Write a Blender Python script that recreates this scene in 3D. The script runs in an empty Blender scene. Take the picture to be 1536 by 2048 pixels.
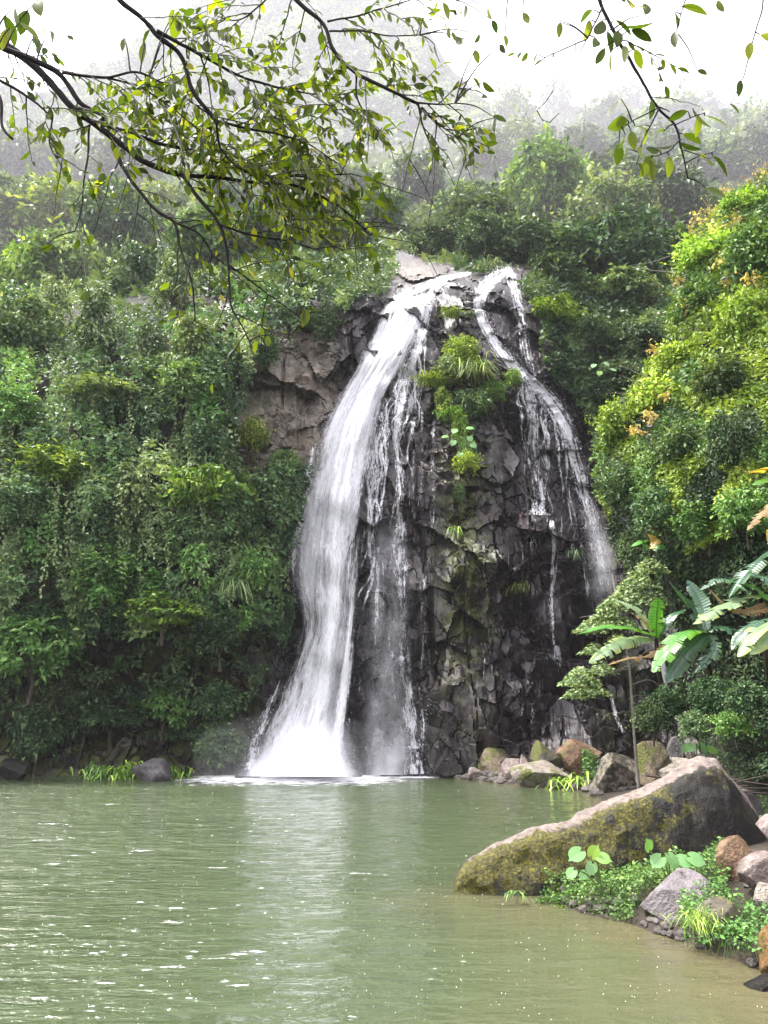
import bpy, math, random
import numpy as np
from mathutils import Vector

SC = bpy.context.scene
COL = SC.collection
R = math.radians

# ------------------------------------------------------------------ camera
CAM_H, PITCH, FPX = 1.8, R(15.0), 1550.0          # focal length in pixels of the 1536 x 2048 photo
cam_d = bpy.data.cameras.new('camera')
cam = bpy.data.objects.new('camera', cam_d); COL.objects.link(cam)
cam.location = (0, 0, CAM_H); cam.rotation_euler = (R(90) + PITCH, 0, 0)
cam_d.sensor_fit = 'VERTICAL'; cam_d.sensor_height = 36.0; cam_d.lens = 36.0 * FPX / 2048.0
cam_d.clip_start = 0.05; cam_d.clip_end = 6000
SC.camera = cam

# ------------------------------------------------------------------ sky, sun, exposure
SUN_EL, SUN_AZ = R(62), R(-78)     # azimuth measured from +Y towards +X (the sun stands beyond the fall, a little left)
w = bpy.data.worlds.new('World'); SC.world = w; w.use_nodes = True
nt = w.node_tree; bg = nt.nodes['Background']
sky = nt.nodes.new('ShaderNodeTexSky'); sky.sky_type = 'NISHITA'; sky.sun_disc = False
sky.sun_elevation = SUN_EL; sky.sun_rotation = SUN_AZ; sky.air_density = 1.0; sky.dust_density = 3.0; sky.ozone_density = 1.0
hs = nt.nodes.new('ShaderNodeHueSaturation'); hs.inputs['Saturation'].default_value = 0.10
tint = nt.nodes.new('ShaderNodeMixRGB'); tint.blend_type = 'MULTIPLY'; tint.inputs[0].default_value = 1.0
tint.inputs[2].default_value = (1.0, 0.975, 1.01, 1)
nt.links.new(sky.outputs[0], hs.inputs['Color']); nt.links.new(hs.outputs[0], tint.inputs[1]); nt.links.new(tint.outputs[0], bg.inputs['Color'])
bg.inputs['Strength'].default_value = 0.15
sun_d = bpy.data.lights.new('sun', 'SUN'); sun_d.energy = 3.6; sun_d.angle = R(9); sun_d.color = (1.0, 0.95, 0.86)
sun = bpy.data.objects.new('sun', sun_d); COL.objects.link(sun)
sdir = Vector((math.sin(SUN_AZ) * math.cos(SUN_EL), math.cos(SUN_AZ) * math.cos(SUN_EL), math.sin(SUN_EL)))
sun.rotation_euler = (-sdir).to_track_quat('-Z', 'Y').to_euler()
SC.view_settings.view_transform = 'Standard'; SC.view_settings.look = 'None'
SC.view_settings.exposure = 2.75; SC.view_settings.gamma = 1.0
cy = SC.cycles
cy.max_bounces = 8; cy.diffuse_bounces = 3; cy.glossy_bounces = 3; cy.transmission_bounces = 4; cy.volume_bounces = 1
cy.transparent_max_bounces = 32; cy.use_denoising = True; cy.caustics_reflective = False; cy.caustics_refractive = False
cy.sample_clamp_indirect = 6.0

# ------------------------------------------------------------------ pixel of the photo -> point of the place
CP, SP = math.cos(PITCH), math.sin(PITCH)
def at(u, v, Y):
    u = np.asarray(u, float); v = np.asarray(v, float); Y = np.asarray(Y, float)
    dx = (u - 768) / FPX; dy = (1024 - v) / FPX
    t = Y / (CP - dy * SP)
    return np.stack(np.broadcast_arrays(dx * t, Y, CAM_H + t * (SP + dy * CP)), -1)
def on_plane(u, v, z=0.0):
    dy = (1024 - v) / FPX
    t = (z - CAM_H) / (SP + dy * CP)
    return np.array([(u - 768) / FPX * t, t * (CP - dy * SP), z])
def span(v, Y):                      # metres per photo pixel at that depth
    return Y / (CP - (1024 - np.asarray(v, float)) / FPX * SP) / FPX

# ------------------------------------------------------------------ noise in numpy
def hsh(ix, iy, seed):
    a = np.sin(ix * 127.1 + iy * 311.7 + seed * 74.7) * 43758.5453
    return a - np.floor(a)
def vnoise(x, y, seed=0):
    ix, iy = np.floor(x), np.floor(y); fx, fy = x - ix, y - iy
    fx = fx * fx * (3 - 2 * fx); fy = fy * fy * (3 - 2 * fy)
    a, b, c, d = hsh(ix, iy, seed), hsh(ix + 1, iy, seed), hsh(ix, iy + 1, seed), hsh(ix + 1, iy + 1, seed)
    return (a * (1 - fx) + b * fx) * (1 - fy) + (c * (1 - fx) + d * fx) * fy
def fbm(x, y, seed=0, oct=4):
    s, a, n = 0, 0.5, 0
    for k in range(oct):
        s = s + a * vnoise(x * 2 ** k, y * 2 ** k, seed + 13 * k); n += a; a *= .5
    return s / n
def cells(x, y, seed=0, jit=0.9):
    ix, iy = np.floor(x), np.floor(y)
    best = np.full(np.shape(x), 1e9); out = [np.zeros(np.shape(x)) for _ in range(4)]
    for i in (-1, 0, 1):
        for j in (-1, 0, 1):
            cx, cyy = ix + i, iy + j
            px = cx + .5 + jit * (hsh(cx, cyy, seed) - .5); py = cyy + .5 + jit * (hsh(cx, cyy, seed + 1) - .5)
            dx, dy = x - px, y - py; d = dx * dx + dy * dy
            m = d < best; best = np.where(m, d, best)
            for k, val in enumerate((cx, cyy, dx, dy)): out[k] = np.where(m, val, out[k])
    return np.sqrt(best), out[0], out[1], out[2], out[3]
def blur(a, s):
    r = int(3 * s); k = np.exp(-.5 * (np.arange(-r, r + 1) / s) ** 2); k /= k.sum()
    for ax in (0, 1):
        p = np.pad(a, [(r, r) if i == ax else (0, 0) for i in (0, 1)], mode='edge')
        a = np.apply_along_axis(lambda q: np.convolve(q, k, 'valid'), ax, p)
    return a
def bilin(F, u0, v0, du, dv, u, v):
    x = np.clip((np.asarray(u, float) - u0) / du, 0, F.shape[1] - 1.001); y = np.clip((np.asarray(v, float) - v0) / dv, 0, F.shape[0] - 1.001)
    i, j = x.astype(int), y.astype(int); fx, fy = x - i, y - j
    return (F[j, i] * (1 - fx) + F[j, i + 1] * fx) * (1 - fy) + (F[j + 1, i] * (1 - fx) + F[j + 1, i + 1] * fx) * fy
def in_poly(u, v, poly):
    ins = np.zeros(np.shape(u), bool); n = len(poly)
    for i in range(n):
        x1, y1 = poly[i]; x2, y2 = poly[(i + 1) % n]
        if y1 == y2: continue
        c = ((y1 > v) != (y2 > v)) & (u < (x2 - x1) * (v - y1) / (y2 - y1) + x1)
        ins ^= c
    return ins

# ------------------------------------------------------------------ meshes
class MB:
    """collects pieces of geometry and links them as ONE mesh object"""
    def __init__(s): s.V, s.F, s.n, s.A = [], [], 0, {}
    def add(s, V, F, **att):
        V = np.asarray(V, float).reshape(-1, 3); F = np.asarray(F, int)
        s.V.append(V); s.F.append(F + s.n); s.n += len(V)
        for k, a in att.items(): s.A.setdefault(k, []).append(np.broadcast_to(np.asarray(a, float), (len(V),)) if np.ndim(a) < 2 else np.asarray(a, float))
        return s
    def mesh(s, name, smooth=False):
        me = bpy.data.meshes.new(name); V = np.concatenate(s.V)
        me.vertices.add(len(V)); me.vertices.foreach_set('co', V.astype(np.float32).ravel())
        tot = sum(f.size for f in s.F); nf = sum(len(f) for f in s.F)
        me.loops.add(tot); me.polygons.add(nf)
        me.loops.foreach_set('vertex_index', np.concatenate([f.ravel() for f in s.F]).astype(np.int32))
        sizes = np.concatenate([np.full(len(f), f.shape[1]) for f in s.F]); st = np.concatenate([[0], np.cumsum(sizes)[:-1]])
        me.polygons.foreach_set('loop_start', st.astype(np.int32))
        me.polygons.foreach_set('use_smooth', np.full(nf, smooth, bool))
        for k, a in s.A.items():
            a = np.concatenate(a)
            if a.ndim == 1:
                at_ = me.attributes.new(k, 'FLOAT', 'POINT'); at_.data.foreach_set('value', a.astype(np.float32))
            else:
                at_ = me.attributes.new(k, 'FLOAT_VECTOR', 'POINT'); at_.data.foreach_set('vector', a.astype(np.float32).ravel())
        me.update(calc_edges=True)
        return me
    def build(s, name, mat, parent=None, smooth=False, loc=None):
        """vertices are in world space; with a parent (an unrotated Empty) they are moved into its space"""
        off = np.array(parent.location) if parent is not None else (np.array(loc, float) if loc is not None else np.zeros(3))
        q = parent
        while q is not None and q.parent is not None: q = q.parent; off = off + np.array(q.location)
        s.V = [v - off for v in s.V]
        me = s.mesh(name, smooth); me.materials.append(mat)
        o = bpy.data.objects.new(name, me); COL.objects.link(o)
        if parent is not None: o.parent = parent
        elif loc is not None: o.location = tuple(loc)
        return o
def tag(o, label=None, cat=None, group=None, kind=None):
    for k, v in (('label', label), ('category', cat), ('group', group), ('kind', kind)):
        if v: o[k] = v
    return o
def empty(name, loc, label, cat, group=None):
    o = bpy.data.objects.new(name, None); COL.objects.link(o); o.location = tuple(loc); o.empty_display_size = .2
    return tag(o, label, cat, group)
def grid_faces(nr, nc, wrap=False):
    i = np.arange(nr - 1)[:, None] * nc; j = np.arange(nc - 1 if not wrap else nc)[None, :]; k = (j + 1) % nc
    return np.stack([i + j, i + k, i + nc + k, i + nc + j], -1).reshape(-1, 4)
def tube(P, rad, sides=7):
    P = np.asarray(P, float); n = len(P); rad = np.broadcast_to(rad, (n,))
    T = np.gradient(P, axis=0); T /= np.linalg.norm(T, axis=1)[:, None] + 1e-9
    ref = np.array([0, 0, 1.]) if abs(T[:, 2]).mean() < .8 else np.array([1., 0, 0])
    S = np.cross(T, ref); S /= np.linalg.norm(S, axis=1)[:, None] + 1e-9; U = np.cross(S, T)
    a = np.linspace(0, 2 * np.pi, sides, endpoint=False)
    V = P[:, None] + rad[:, None, None] * (np.cos(a)[None, :, None] * S[:, None] + np.sin(a)[None, :, None] * U[:, None])
    V = np.concatenate([V.reshape(-1, 3), P[-1:]])
    F = grid_faces(n, sides, True)
    F2 = np.array([[(n - 1) * sides + i, (n - 1) * sides + (i + 1) % sides, n * sides, n * sides] for i in range(sides)])
    return V, F, F2[:, :3]
def add_tube(mb, P, rad, sides=7, **att):
    V, F, F2 = tube(P, rad, sides); n = mb.n
    mb.add(V, F, **att); mb.F.append(F2 + n)
def smooth_path(P, n):
    P = np.asarray(P, float); d = np.r_[0, np.cumsum(np.linalg.norm(np.diff(P, axis=0), axis=1))]
    t = np.linspace(0, d[-1], n); out = []
    m = np.gradient(P, d, axis=0) if len(P) > 2 else np.repeat((P[1:] - P[:1]) / d[-1], 2, 0)
    k = np.clip(np.searchsorted(d, t, 'right') - 1, 0, len(P) - 2); h = (d[k + 1] - d[k]); s = ((t - d[k]) / h)[:, None]; h = h[:, None]
    return (2 * s**3 - 3 * s**2 + 1) * P[k] + (s**3 - 2 * s**2 + s) * h * m[k] + (-2 * s**3 + 3 * s**2) * P[k + 1] + (s**3 - s**2) * h * m[k + 1]
def nrm(a): return a / (np.linalg.norm(a, axis=-1, keepdims=True) + 1e-9)
# leaf templates lie along +y, face +z
DIAMOND = (np.array([[0, 0, 0], [.26, .48, .05], [0, 1, -.12], [-.26, .48, .05]]), np.array([[0, 1, 2, 3]]))
LEAF6 = (np.array([[0, 0, 0], [.20, .25, .05], [.24, .55, .03], [0, 1, -.16], [-.24, .55, .03], [-.20, .25, .05], [0, .3, 0], [0, .6, -.04]]),
         np.array([[0, 1, 6, 6], [1, 2, 7, 6], [2, 3, 7, 7], [0, 6, 5, 5], [6, 7, 4, 5], [7, 3, 4, 4]]))
def scatter(mb, tmpl, pos, axis, normal, size, rng, width=1.0, **att):
    TV, TF = tmpl; n = len(pos); k = len(TV)
    y = nrm(axis); x = nrm(np.cross(y, normal)); z = np.cross(x, y)
    size = np.broadcast_to(size, (n,)); width = np.broadcast_to(width, (n,))
    V = pos[:, None] + size[:, None, None] * ((TV[None, :, :1] * width[:, None, None]) * x[:, None] + TV[None, :, 1:2] * y[:, None] + TV[None, :, 2:] * z[:, None])
    F = (np.arange(n)[:, None, None] * k + TF[None])
    A = {a: np.repeat(np.broadcast_to(v, (n,)), k) for a, v in att.items()}
    if 'rnd' not in A: A['rnd'] = np.repeat(rng.random(n), k)
    F = F.reshape(-1, TF.shape[1])
    mb.add(V.reshape(-1, 3), F[:, :4], **A)
def fix_leaf6():
    # the degenerate corners of LEAF6 become true triangles through two templates
    pass
LEAF6 = (LEAF6[0], np.array([[0, 1, 6], [1, 2, 7], [1, 7, 6], [2, 3, 7], [0, 6, 5], [6, 7, 4], [6, 4, 5], [7, 3, 4]]))

# ------------------------------------------------------------------ materials
class M:
    def __init__(s, name):
        s.m = bpy.data.materials.new(name); s.m.use_nodes = True; s.t = s.m.node_tree; s.t.nodes.clear()
        s.out = s.n('ShaderNodeOutputMaterial')
    def n(s, typ, **kw):
        q = s.t.nodes.new(typ)
        for k, v in kw.items():
            if hasattr(q, k) and k not in ('Scale',): setattr(q, k, v)
            else: q.inputs[k].default_value = v
        return q
    def l(s, a, b): s.t.links.new(a, b)
    def attr(s, name): q = s.n('ShaderNodeAttribute'); q.attribute_name = name; return q
    def noise(s, vec, scale, detail=4, rough=.55, dist=0.0):
        q = s.n('ShaderNodeTexNoise'); q.inputs['Scale'].default_value = scale; q.inputs['Detail'].default_value = detail
        q.inputs['Roughness'].default_value = rough; q.inputs['Distortion'].default_value = dist
        if vec is not None: s.l(vec, q.inputs['Vector'])
        return q.outputs['Fac']
    def ramp(s, fac, stops, interp='LINEAR'):
        q = s.n('ShaderNodeValToRGB'); q.color_ramp.interpolation = interp; e = q.color_ramp.elements
        while len(e) < len(stops): e.new(.5)
        for k, (p, c) in enumerate(stops):
            e[k].position = p; e[k].color = (*c, 1) if len(c) == 3 else c
        s.l(fac, q.inputs[0]); return q.outputs[0]
    def mapr(s, val, a, b, c=0.0, d=1.0, smooth=False):
        q = s.n('ShaderNodeMapRange'); q.interpolation_type = 'SMOOTHSTEP' if smooth else 'LINEAR'
        for k, x in zip(('From Min', 'From Max', 'To Min', 'To Max'), (a, b, c, d)): q.inputs[k].default_value = x
        s.l(val, q.inputs['Value']); return q.outputs['Result']
    def math(s, op, a, b=None, clamp=False):
        q = s.n('ShaderNodeMath'); q.operation = op; q.use_clamp = clamp
        for k, x in enumerate((a, b)):
            if x is None: continue
            if isinstance(x, (int, float)): q.inputs[k].default_value = x
            else: s.l(x, q.inputs[k])
        return q.outputs[0]
    def mix(s, fac, a, b, blend='MIX'):
        q = s.n('ShaderNodeMixRGB'); q.blend_type = blend
        for k, x in enumerate((fac, a, b)):
            if isinstance(x, (int, float)): q.inputs[k].default_value = x
            elif isinstance(x, tuple): q.inputs[k].default_value = (*x, 1)
            else: s.l(x, q.inputs[k])
        return q.outputs[0]
    def mapping(s, vec, scale=(1, 1, 1), rot=(0, 0, 0)):
        q = s.n('ShaderNodeMapping'); q.inputs['Scale'].default_value = scale; q.inputs['Rotation'].default_value = rot
        s.l(vec, q.inputs['Vector']); return q.outputs[0]
    def coord(s, which='Object'): return s.n('ShaderNodeTexCoord').outputs[which]
    def pos(s): return s.n('ShaderNodeNewGeometry').outputs['Position']
    def bump(s, h, strength=.5, dist=.1, normal=None):
        q = s.n('ShaderNodeBump'); q.inputs['Strength'].default_value = strength; q.inputs['Distance'].default_value = dist
        s.l(h, q.inputs['Height'])
        if normal is not None: s.l(normal, q.inputs['Normal'])
        return q.outputs[0]
    def principled(s, color, rough=.6, spec=.5, normal=None):
        q = s.n('ShaderNodeBsdfPrincipled')
        for k, x in (('Base Color', color), ('Roughness', rough), ('Specular IOR Level', spec)):
            if isinstance(x, (int, float)): q.inputs[k].default_value = x
            elif isinstance(x, tuple): q.inputs[k].default_value = (*x, 1)
            else: s.l(x, q.inputs[k])
        if normal is not None: s.l(normal, q.inputs['Normal'])
        return q
    def mixsh(s, fac, a, b):
        q = s.n('ShaderNodeMixShader')
        if isinstance(fac, (int, float)): q.inputs[0].default_value = fac
        else: s.l(fac, q.inputs[0])
        s.l(a.outputs[0] if hasattr(a, 'outputs') else a, q.inputs[1]); s.l(b.outputs[0] if hasattr(b, 'outputs') else b, q.inputs[2]); return q
    def done(s, sh): s.l(sh.outputs[0], s.out.inputs['Surface']); return s.m

def leaf_material(name, stops, trans=.20, rough=.45, spec=.2, vary=.35):
    m = M(name); r = m.attr('rnd').outputs['Fac']
    c = m.ramp(r, stops)
    c = m.mix(1.0, c, (1.75, 1.7, 1.75), 'MULTIPLY'); ob = m.n('ShaderNodeObjectInfo').outputs['Random']
    hv = m.n('ShaderNodeHueSaturation'); m.l(c, hv.inputs['Color'])
    m.l(m.mapr(ob, 0, 1, 1 - vary, 1 + vary), hv.inputs['Value'])
    m.l(m.mapr(m.math('FRACT', m.math('MULTIPLY', ob, 7.31)), 0, 1, .485, .515), hv.inputs['Hue'])
    c = hv.outputs[0]
    p = m.principled(c, rough, spec)
    t = m.n('ShaderNodeBsdfTranslucent'); m.l(m.mix(1.0, c, (1.5, 1.35, .5), 'MULTIPLY'), t.inputs['Color'])
    return m.done(m.mixsh(trans, p, t))
LM = {
 'dark':  leaf_material('leaf_dark',  [(0, (.005, .013, .005)), (.55, (.021, .046, .018)), (1, (.080, .12, .050))]),
 'mid':   leaf_material('leaf_mid',   [(0, (.007, .018, .007)), (.55, (.040, .080, .030)), (1, (.135, .185, .085))]),
 'yel':   leaf_material('leaf_yellow',[(0, (.014, .034, .005)), (.55, (.082, .142, .020)), (1, (.23, .30, .06))]),
 'lime':  leaf_material('leaf_lime', [(0, (.016, .042, .004)), (.5, (.105, .175, .022)), (1, (.29, .37, .075))]),
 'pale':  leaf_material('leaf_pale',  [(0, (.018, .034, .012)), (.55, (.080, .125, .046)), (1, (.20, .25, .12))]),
 'fresh': leaf_material('leaf_fresh', [(0, (.009, .028, .006)), (.55, (.054, .118, .028)), (1, (.155, .25, .075))]),
}
def bark_material(name, c1, c2):
    m = M(name); co = m.coord(); nz = m.noise(m.mapping(co, (9, 9, 3)), 3, 5)
    return m.done(m.principled(m.ramp(nz, [(.3, c1), (.7, c2)]), .75, .15, m.bump(nz, .4, .01)))
BARK = bark_material('bark', (.022, .018, .014), (.07, .055, .045))
BARK_PALE = bark_material('bark_pale', (.10, .09, .075), (.22, .20, .17))
# ------------------------------------------------------------------ the gorge: depth of the land behind each direction of view
CU = [-800, -300, 0, 200, 400, 520, 620, 720, 800, 900, 1000, 1100, 1200, 1350, 1536, 1900, 2300]
ROWS = [
 (1700, [24, 25, 26, 26.2, 26.3, 26.5, 26.6, 26.4, 26.3, 26, 25.6, 25.2, 25, 24, 22, 18, 14]),
 (1553, [24.3, 25.3, 26.6, 26.8, 26.8, 26.9, 27.2, 27, 26.9, 26.6, 26.2, 25.8, 25.5, 24.5, 22.5, 18.5, 14.5]),
 (1490, [26, 27, 28.4, 28.6, 28.5, 28.4, 28.3, 27.6, 27.2, 26.9, 26.6, 26.3, 26.2, 25.2, 23.2, 19, 15]),
 (1400, [26.5, 27.5, 29.2, 29.4, 29.0, 28.6, 28.8, 27.8, 27.5, 27.3, 27.2, 27, 27, 26, 24, 20, 16]),
 (1200, [24.6, 25.4, 26.2, 26.3, 26.8, 28.4, 29.8, 28.5, 28.2, 27.9, 28.0, 28.3, 28.8, 27.5, 25, 21, 17]),
 (1000, [25, 26, 26.6, 26.7, 27.2, 28.7, 30.2, 29.3, 28.9, 28.7, 28.8, 29.3, 30.2, 29, 26, 22, 18]),
 (850,  [27, 28, 28.2, 28.2, 28.2, 28.9, 30.2, 30.2, 29.9, 29.7, 30.0, 30.7, 32.2, 31, 28, 24, 20]),
 (700,  [33, 33, 32, 30.7, 29.6, 29.6, 30.8, 31.2, 31.1, 31.1, 31.4, 32.4, 34.4, 33, 31, 27, 23]),
 (600, [62, 60, 52, 42, 33, 30.8, 31.6, 32.2, 32.7, 32.6, 32.9, 34, 37, 37, 34, 30, 26]),
 (545, [100, 98, 88, 70, 46, 34, 33.5, 34, 35.2, 35, 34.6, 37, 44, 45, 40, 34, 30]),
 (500, [140, 138, 128, 108, 78, 52, 50, 48, 50, 50, 46, 56, 66, 66, 55, 44, 38]),
 (420, [220, 220, 215, 200, 165, 130, 125, 130, 140, 150, 155, 160, 165, 150, 120, 90, 75]),
 (350, [330, 330, 325, 310, 270, 240, 240, 250, 275, 295, 300, 300, 290, 260, 210, 150, 120]),
 (280, [430, 430, 430, 420, 400, 390, 390, 400, 420, 430, 430, 430, 410, 380, 310, 230, 180]),
 (215, [540, 540, 540, 540, 540, 540, 540, 540, 540, 540, 540, 540, 520, 480, 400, 310, 260]),
 (100, [700] * 17)]
DU0, DV0, DST = -800, 60, 4
_u = np.arange(DU0, 2301, DST); _v = np.arange(DV0, 1701, DST)
_rv = np.array([r[0] for r in ROWS])[::-1]; _rd = np.array([np.interp(_u, CU, r[1]) for r in ROWS])[::-1]
DF = np.stack([np.interp(_v, _rv, np.log(_rd[:, k])) for k in range(len(_u))], 1)
DF = np.exp(DF); DF = np.where(DF > 45, 45 * (DF / 45) ** 1.35, DF); DF = np.exp(blur(np.log(DF), 6.0))
def D(u, v): return bilin(DF, DU0, DV0, DST, DST, u, v)
RU = [-800, 0, 200, 400, 600, 800, 900, 1000, 1100, 1250, 1400, 1536, 1900, 2300]
RV = [200, 285, 300, 330, 320, 290, 268, 228, 216, 208, 206, 222, 180, 150]
def ridge(u): return np.interp(u, RU, RV) + 34 * (fbm(np.asarray(u, float) / 55., 0 * np.asarray(u, float), 71, 4) - .5)

# -- fractured rock, cut into the depth field where the bare cliff shows
RS = 3.0
CU0, CU1, CV0, CV1 = -260, 1420, 500, 1600
cu = np.arange(CU0, CU1 + RS, RS); cv = np.arange(CV0, CV1 + RS, RS)
UU, VV = np.meshgrid(cu, cv)
BASE = D(UU, VV)
PB = at(UU, VV, BASE); X, Z = PB[..., 0], PB[..., 2]
def facets(X, Z, sx, sz, amp, seed, tilt=1.0, shear=0.0, warp=.7):
    wx = X + warp * sx * (fbm(X / sx * .8, Z / sz * .8, seed + 40, 4) - .5) + shear * Z
    wz = Z + warp * sz * (fbm(X / sx * .8 + 9, Z / sz * .8 + 4, seed + 41, 4) - .5) + .5 * shear * X
    d, a, b, dx, dy = cells(wx / sx, wz / sz, seed, 1.0)
    r0, r1, r2 = hsh(a, b, seed + 5), hsh(a, b, seed + 6), hsh(a, b, seed + 7)
    return amp * ((r0 - .5) + tilt * ((r1 - .5) * dx * 1.6 + (r2 - .65) * dy * 1.6))
disp = facets(X, Z, 2.7, 3.9, .85, 3, 1.0, .1) + facets(X, Z, 1.15, 1.35, .62, 11, 1.3, .16) \
     + facets(X, Z, .52, .55, .22, 23, 1.4, -.22) * np.clip(4 * (vnoise(X * .6, Z * .4, 90) - .38), .1, 1) \
     + facets(X, Z, .2, .34, .07, 37, 1.4, .2) * np.clip(4 * (vnoise(X * .9, Z * .8, 91) - .5), 0, 1) \
     + .30 * (fbm(X * 1.7, Z * .6, 5, 6) - .5) - .22 * np.abs(fbm(X * 2.6, Z * 1.1, 6, 4) - .5)
# vertical joints of the columnar face
jn = np.abs(vnoise(X * 1.1 + .5 * vnoise(Z * .5, X * .4, 3), Z * .10, 77) - .5)
disp += .38 * np.exp(-(jn / .022) ** 2) * np.clip(3 * (vnoise(X * .8, Z * .45, 78) - .45), 0, 1)
# ledges at the foot of the right cascade, and the overhanging lip of the left wall
def lump(u0, v0, su, sv, a): return a * np.exp(-((UU - u0) / su) ** 2 - ((VV - v0) / sv) ** 2)
disp += lump(1110, 1060, 70, 60, -.9) + lump(1000, 1130, 60, 45, -.7) + lump(905, 1150, 40, 40, -.5) + lump(1150, 1200, 45, 90, -.7)
disp += lump(600, 1200, 40, 130, .8) + lump(880, 1430, 60, 80, -.4) + lump(985, 1440, 60, 70, -.5)
hid = np.clip((440 - UU) / 40, 0, 1) * np.clip((1080 - VV) / 60, 0, 1)
ROCK = BASE + disp + hid * (3.0 + .12 * BASE)
def rock(u, v): return bilin(ROCK, CU0, CV0, RS, RS, u, v)
ROCKS = blur(np.minimum(ROCK, BASE + .25), 5.0)
def rock_soft(u, v): return bilin(ROCKS, CU0, CV0, RS, RS, u, v)

# -- materials of the land
def rock_material():
    m = M('cliff_rock'); p = m.pos()
    dry = m.attr('dry').outputs['Fac']; moss = m.attr('moss').outputs['Fac']
    n1 = m.noise(p, .55, 6, .6); n2 = m.noise(p, 3.2, 8, .68); n3 = m.noise(m.mapping(p, (1.6, 1.6, .22)), 1.5, 5, .6)
    wet = m.ramp(n2, [(.30, (.0023, .0017, .0021)), (.47, (.0072, .0051, .0063)), (.61, (.0230, .0168, .0202)), (.76, (.105, .080, .092))])
    wet = m.mix(m.mapr(n1, .5, .68), wet, m.mix(1.0, wet, (1.55, 1.12, 1.05), 'MULTIPLY'))
    wet = m.mix(m.mapr(n3, .52, .66, 0, .75), wet, m.mix(1.0, wet, (.42, .40, .45), 'MULTIPLY'))
    dr = m.ramp(n2, [(.25, (.038, .033, .028)), (.48, (.118, .103, .087)), (.72, (.25, .222, .192))])
    dr = m.mix(m.mapr(n1, .5, .68, 0, .7), dr, m.mix(1.0, dr, (1.08, .90, .80), 'MULTIPLY'))
    col = m.mix(dry, wet, dr)
    mm = m.math('MULTIPLY', moss, m.mapr(m.noise(p, 1.7, 6, .65), .42, .58), True)
    col = m.mix(mm, col, m.ramp(n2, [(.3, (.022, .030, .008)), (.7, (.085, .095, .022))]))
    rough = m.mapr(n2, .3, .75, .30, .62); rough = m.mix(dry, rough, (.75, .75, .75))
    b = m.bump(n2, .55, .09); b = m.bump(m.noise(p, 14, 5, .6), .35, .02, b)
    return m.done(m.principled(col, rough, .38, b))
ROCKM = rock_material()
def soil_material():
    m = M('forest_soil'); p = m.pos(); n = m.noise(p, 1.3, 6)
    return m.done(m.principled(m.ramp(n, [(.3, (.004, .005, .003)), (.7, (.014, .014, .008))]), .9, .2, m.bump(n, .6, .2)))
SOIL = soil_material()

# -- cliff
mb = MB()
P = at(UU, VV, ROCK)
dry = np.clip(1.3 * np.exp(-((UU - 575) / 105) ** 4 - ((VV - 800) / 140) ** 4), 0, 1) * np.clip((700 - UU) / 60 + .4, 0, 1)
dry = np.maximum(dry, .8 * np.exp(-((UU - 835) / 45) ** 2 - ((VV - 550) / 32) ** 2))
moss = np.clip(np.exp(-((UU - 930) / 55) ** 2 - ((VV - 1100) / 330) ** 2) + .8 * np.clip((560 - UU) / 60, 0, 1) + .6 * np.exp(-((UU - 1240) / 50) ** 2), 0, 1)
mb.add(P, grid_faces(*UU.shape), dry=dry.ravel(), moss=moss.ravel())
tag(mb.build('cliff', ROCKM), 'dark wet fractured rock face behind the falling water', kind='structure')

# -- hillside: the same land, everywhere else, lying behind the cliff sheet where both exist
uu = np.arange(-800, 2301, 12.); ss = np.linspace(0, 1, 170) ** 1.0
U2, S2 = np.meshgrid(uu, ss); V2 = 1690 - (1690 - ridge(U2)) * S2
d2 = D(U2, V2)
inside = np.clip((CU1 - U2) / 60, 0, 1) * np.clip((V2 - CV0) / 40, 0, 1) * np.maximum(np.clip((U2 - 430) / 60, 0, 1), np.clip((U2 - CU0) / 60, 0, 1) * np.clip((V2 - 1060) / 60, 0, 1))
d2 = d2 + 2.2 * inside + .03 * d2 * (fbm(U2 / 60, V2 / 45, 8, 4) - .5)
P2 = at(U2, V2, d2)
back = P2[-1].copy(); back[:, 1] += 70; back[:, 2] -= 25
back2 = back.copy(); back2[:, 1] += 100; back2[:, 2] = -2
P2 = np.concatenate([P2, back[None], back2[None]])
mb = MB(); mb.add(P2, grid_faces(*P2.shape[:2])); tag(mb.build('hillside', SOIL, smooth=True), 'steep wooded hillside above the cliff', kind='structure')

# -- far mountain
MU = [-800, -300, 0, 130, 190, 260, 330, 420, 600, 750, 850, 900, 950, 1010, 1100, 1250]
MV = [90, 140, 165, 158, 122, 80, 20, -50, -75, -30, 60, 125, 178, 235, 300, 330]
def mridge(u): return np.interp(u, MU, MV) + 70 * (fbm(np.asarray(u, float) / 90., 0 * np.asarray(u, float) + 3, 72, 4) - .5)
def mdepth(u, v): return np.interp(v, [-80, 0, 100, 200, 300, 420], [1060, 1010, 940, 870, 800, 740]) + 50 * (fbm(u / 120, v / 90, 31, 4) - .5)
uu = np.arange(-800, 1251, 14.); ss = np.linspace(0, 1, 40)
U3, S3 = np.meshgrid(uu, ss); V3 = 420 - (420 - mridge(U3)) * S3
P3 = at(U3, V3, mdepth(U3, V3)); b3 = P3[-1].copy(); b3[:, 1] += 60; b3[:, 2] *= .3
P3 = np.concatenate([P3, b3[None]])
mb = MB(); mb.add(P3, grid_faces(*P3.shape[:2])); tag(mb.build('mountain', SOIL, smooth=True), 'high forested mountain fading into white mist', kind='structure')

# -- ground sheet under everything
mb = MB(); mb.add([[-1800, -40, -1.2], [1800, -40, -1.2], [1800, 1700, -1.2], [-1800, 1700, -1.2]], [[0, 1, 2, 3]])
tag(mb.build('ground', SOIL), 'valley floor', kind='structure')

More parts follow.
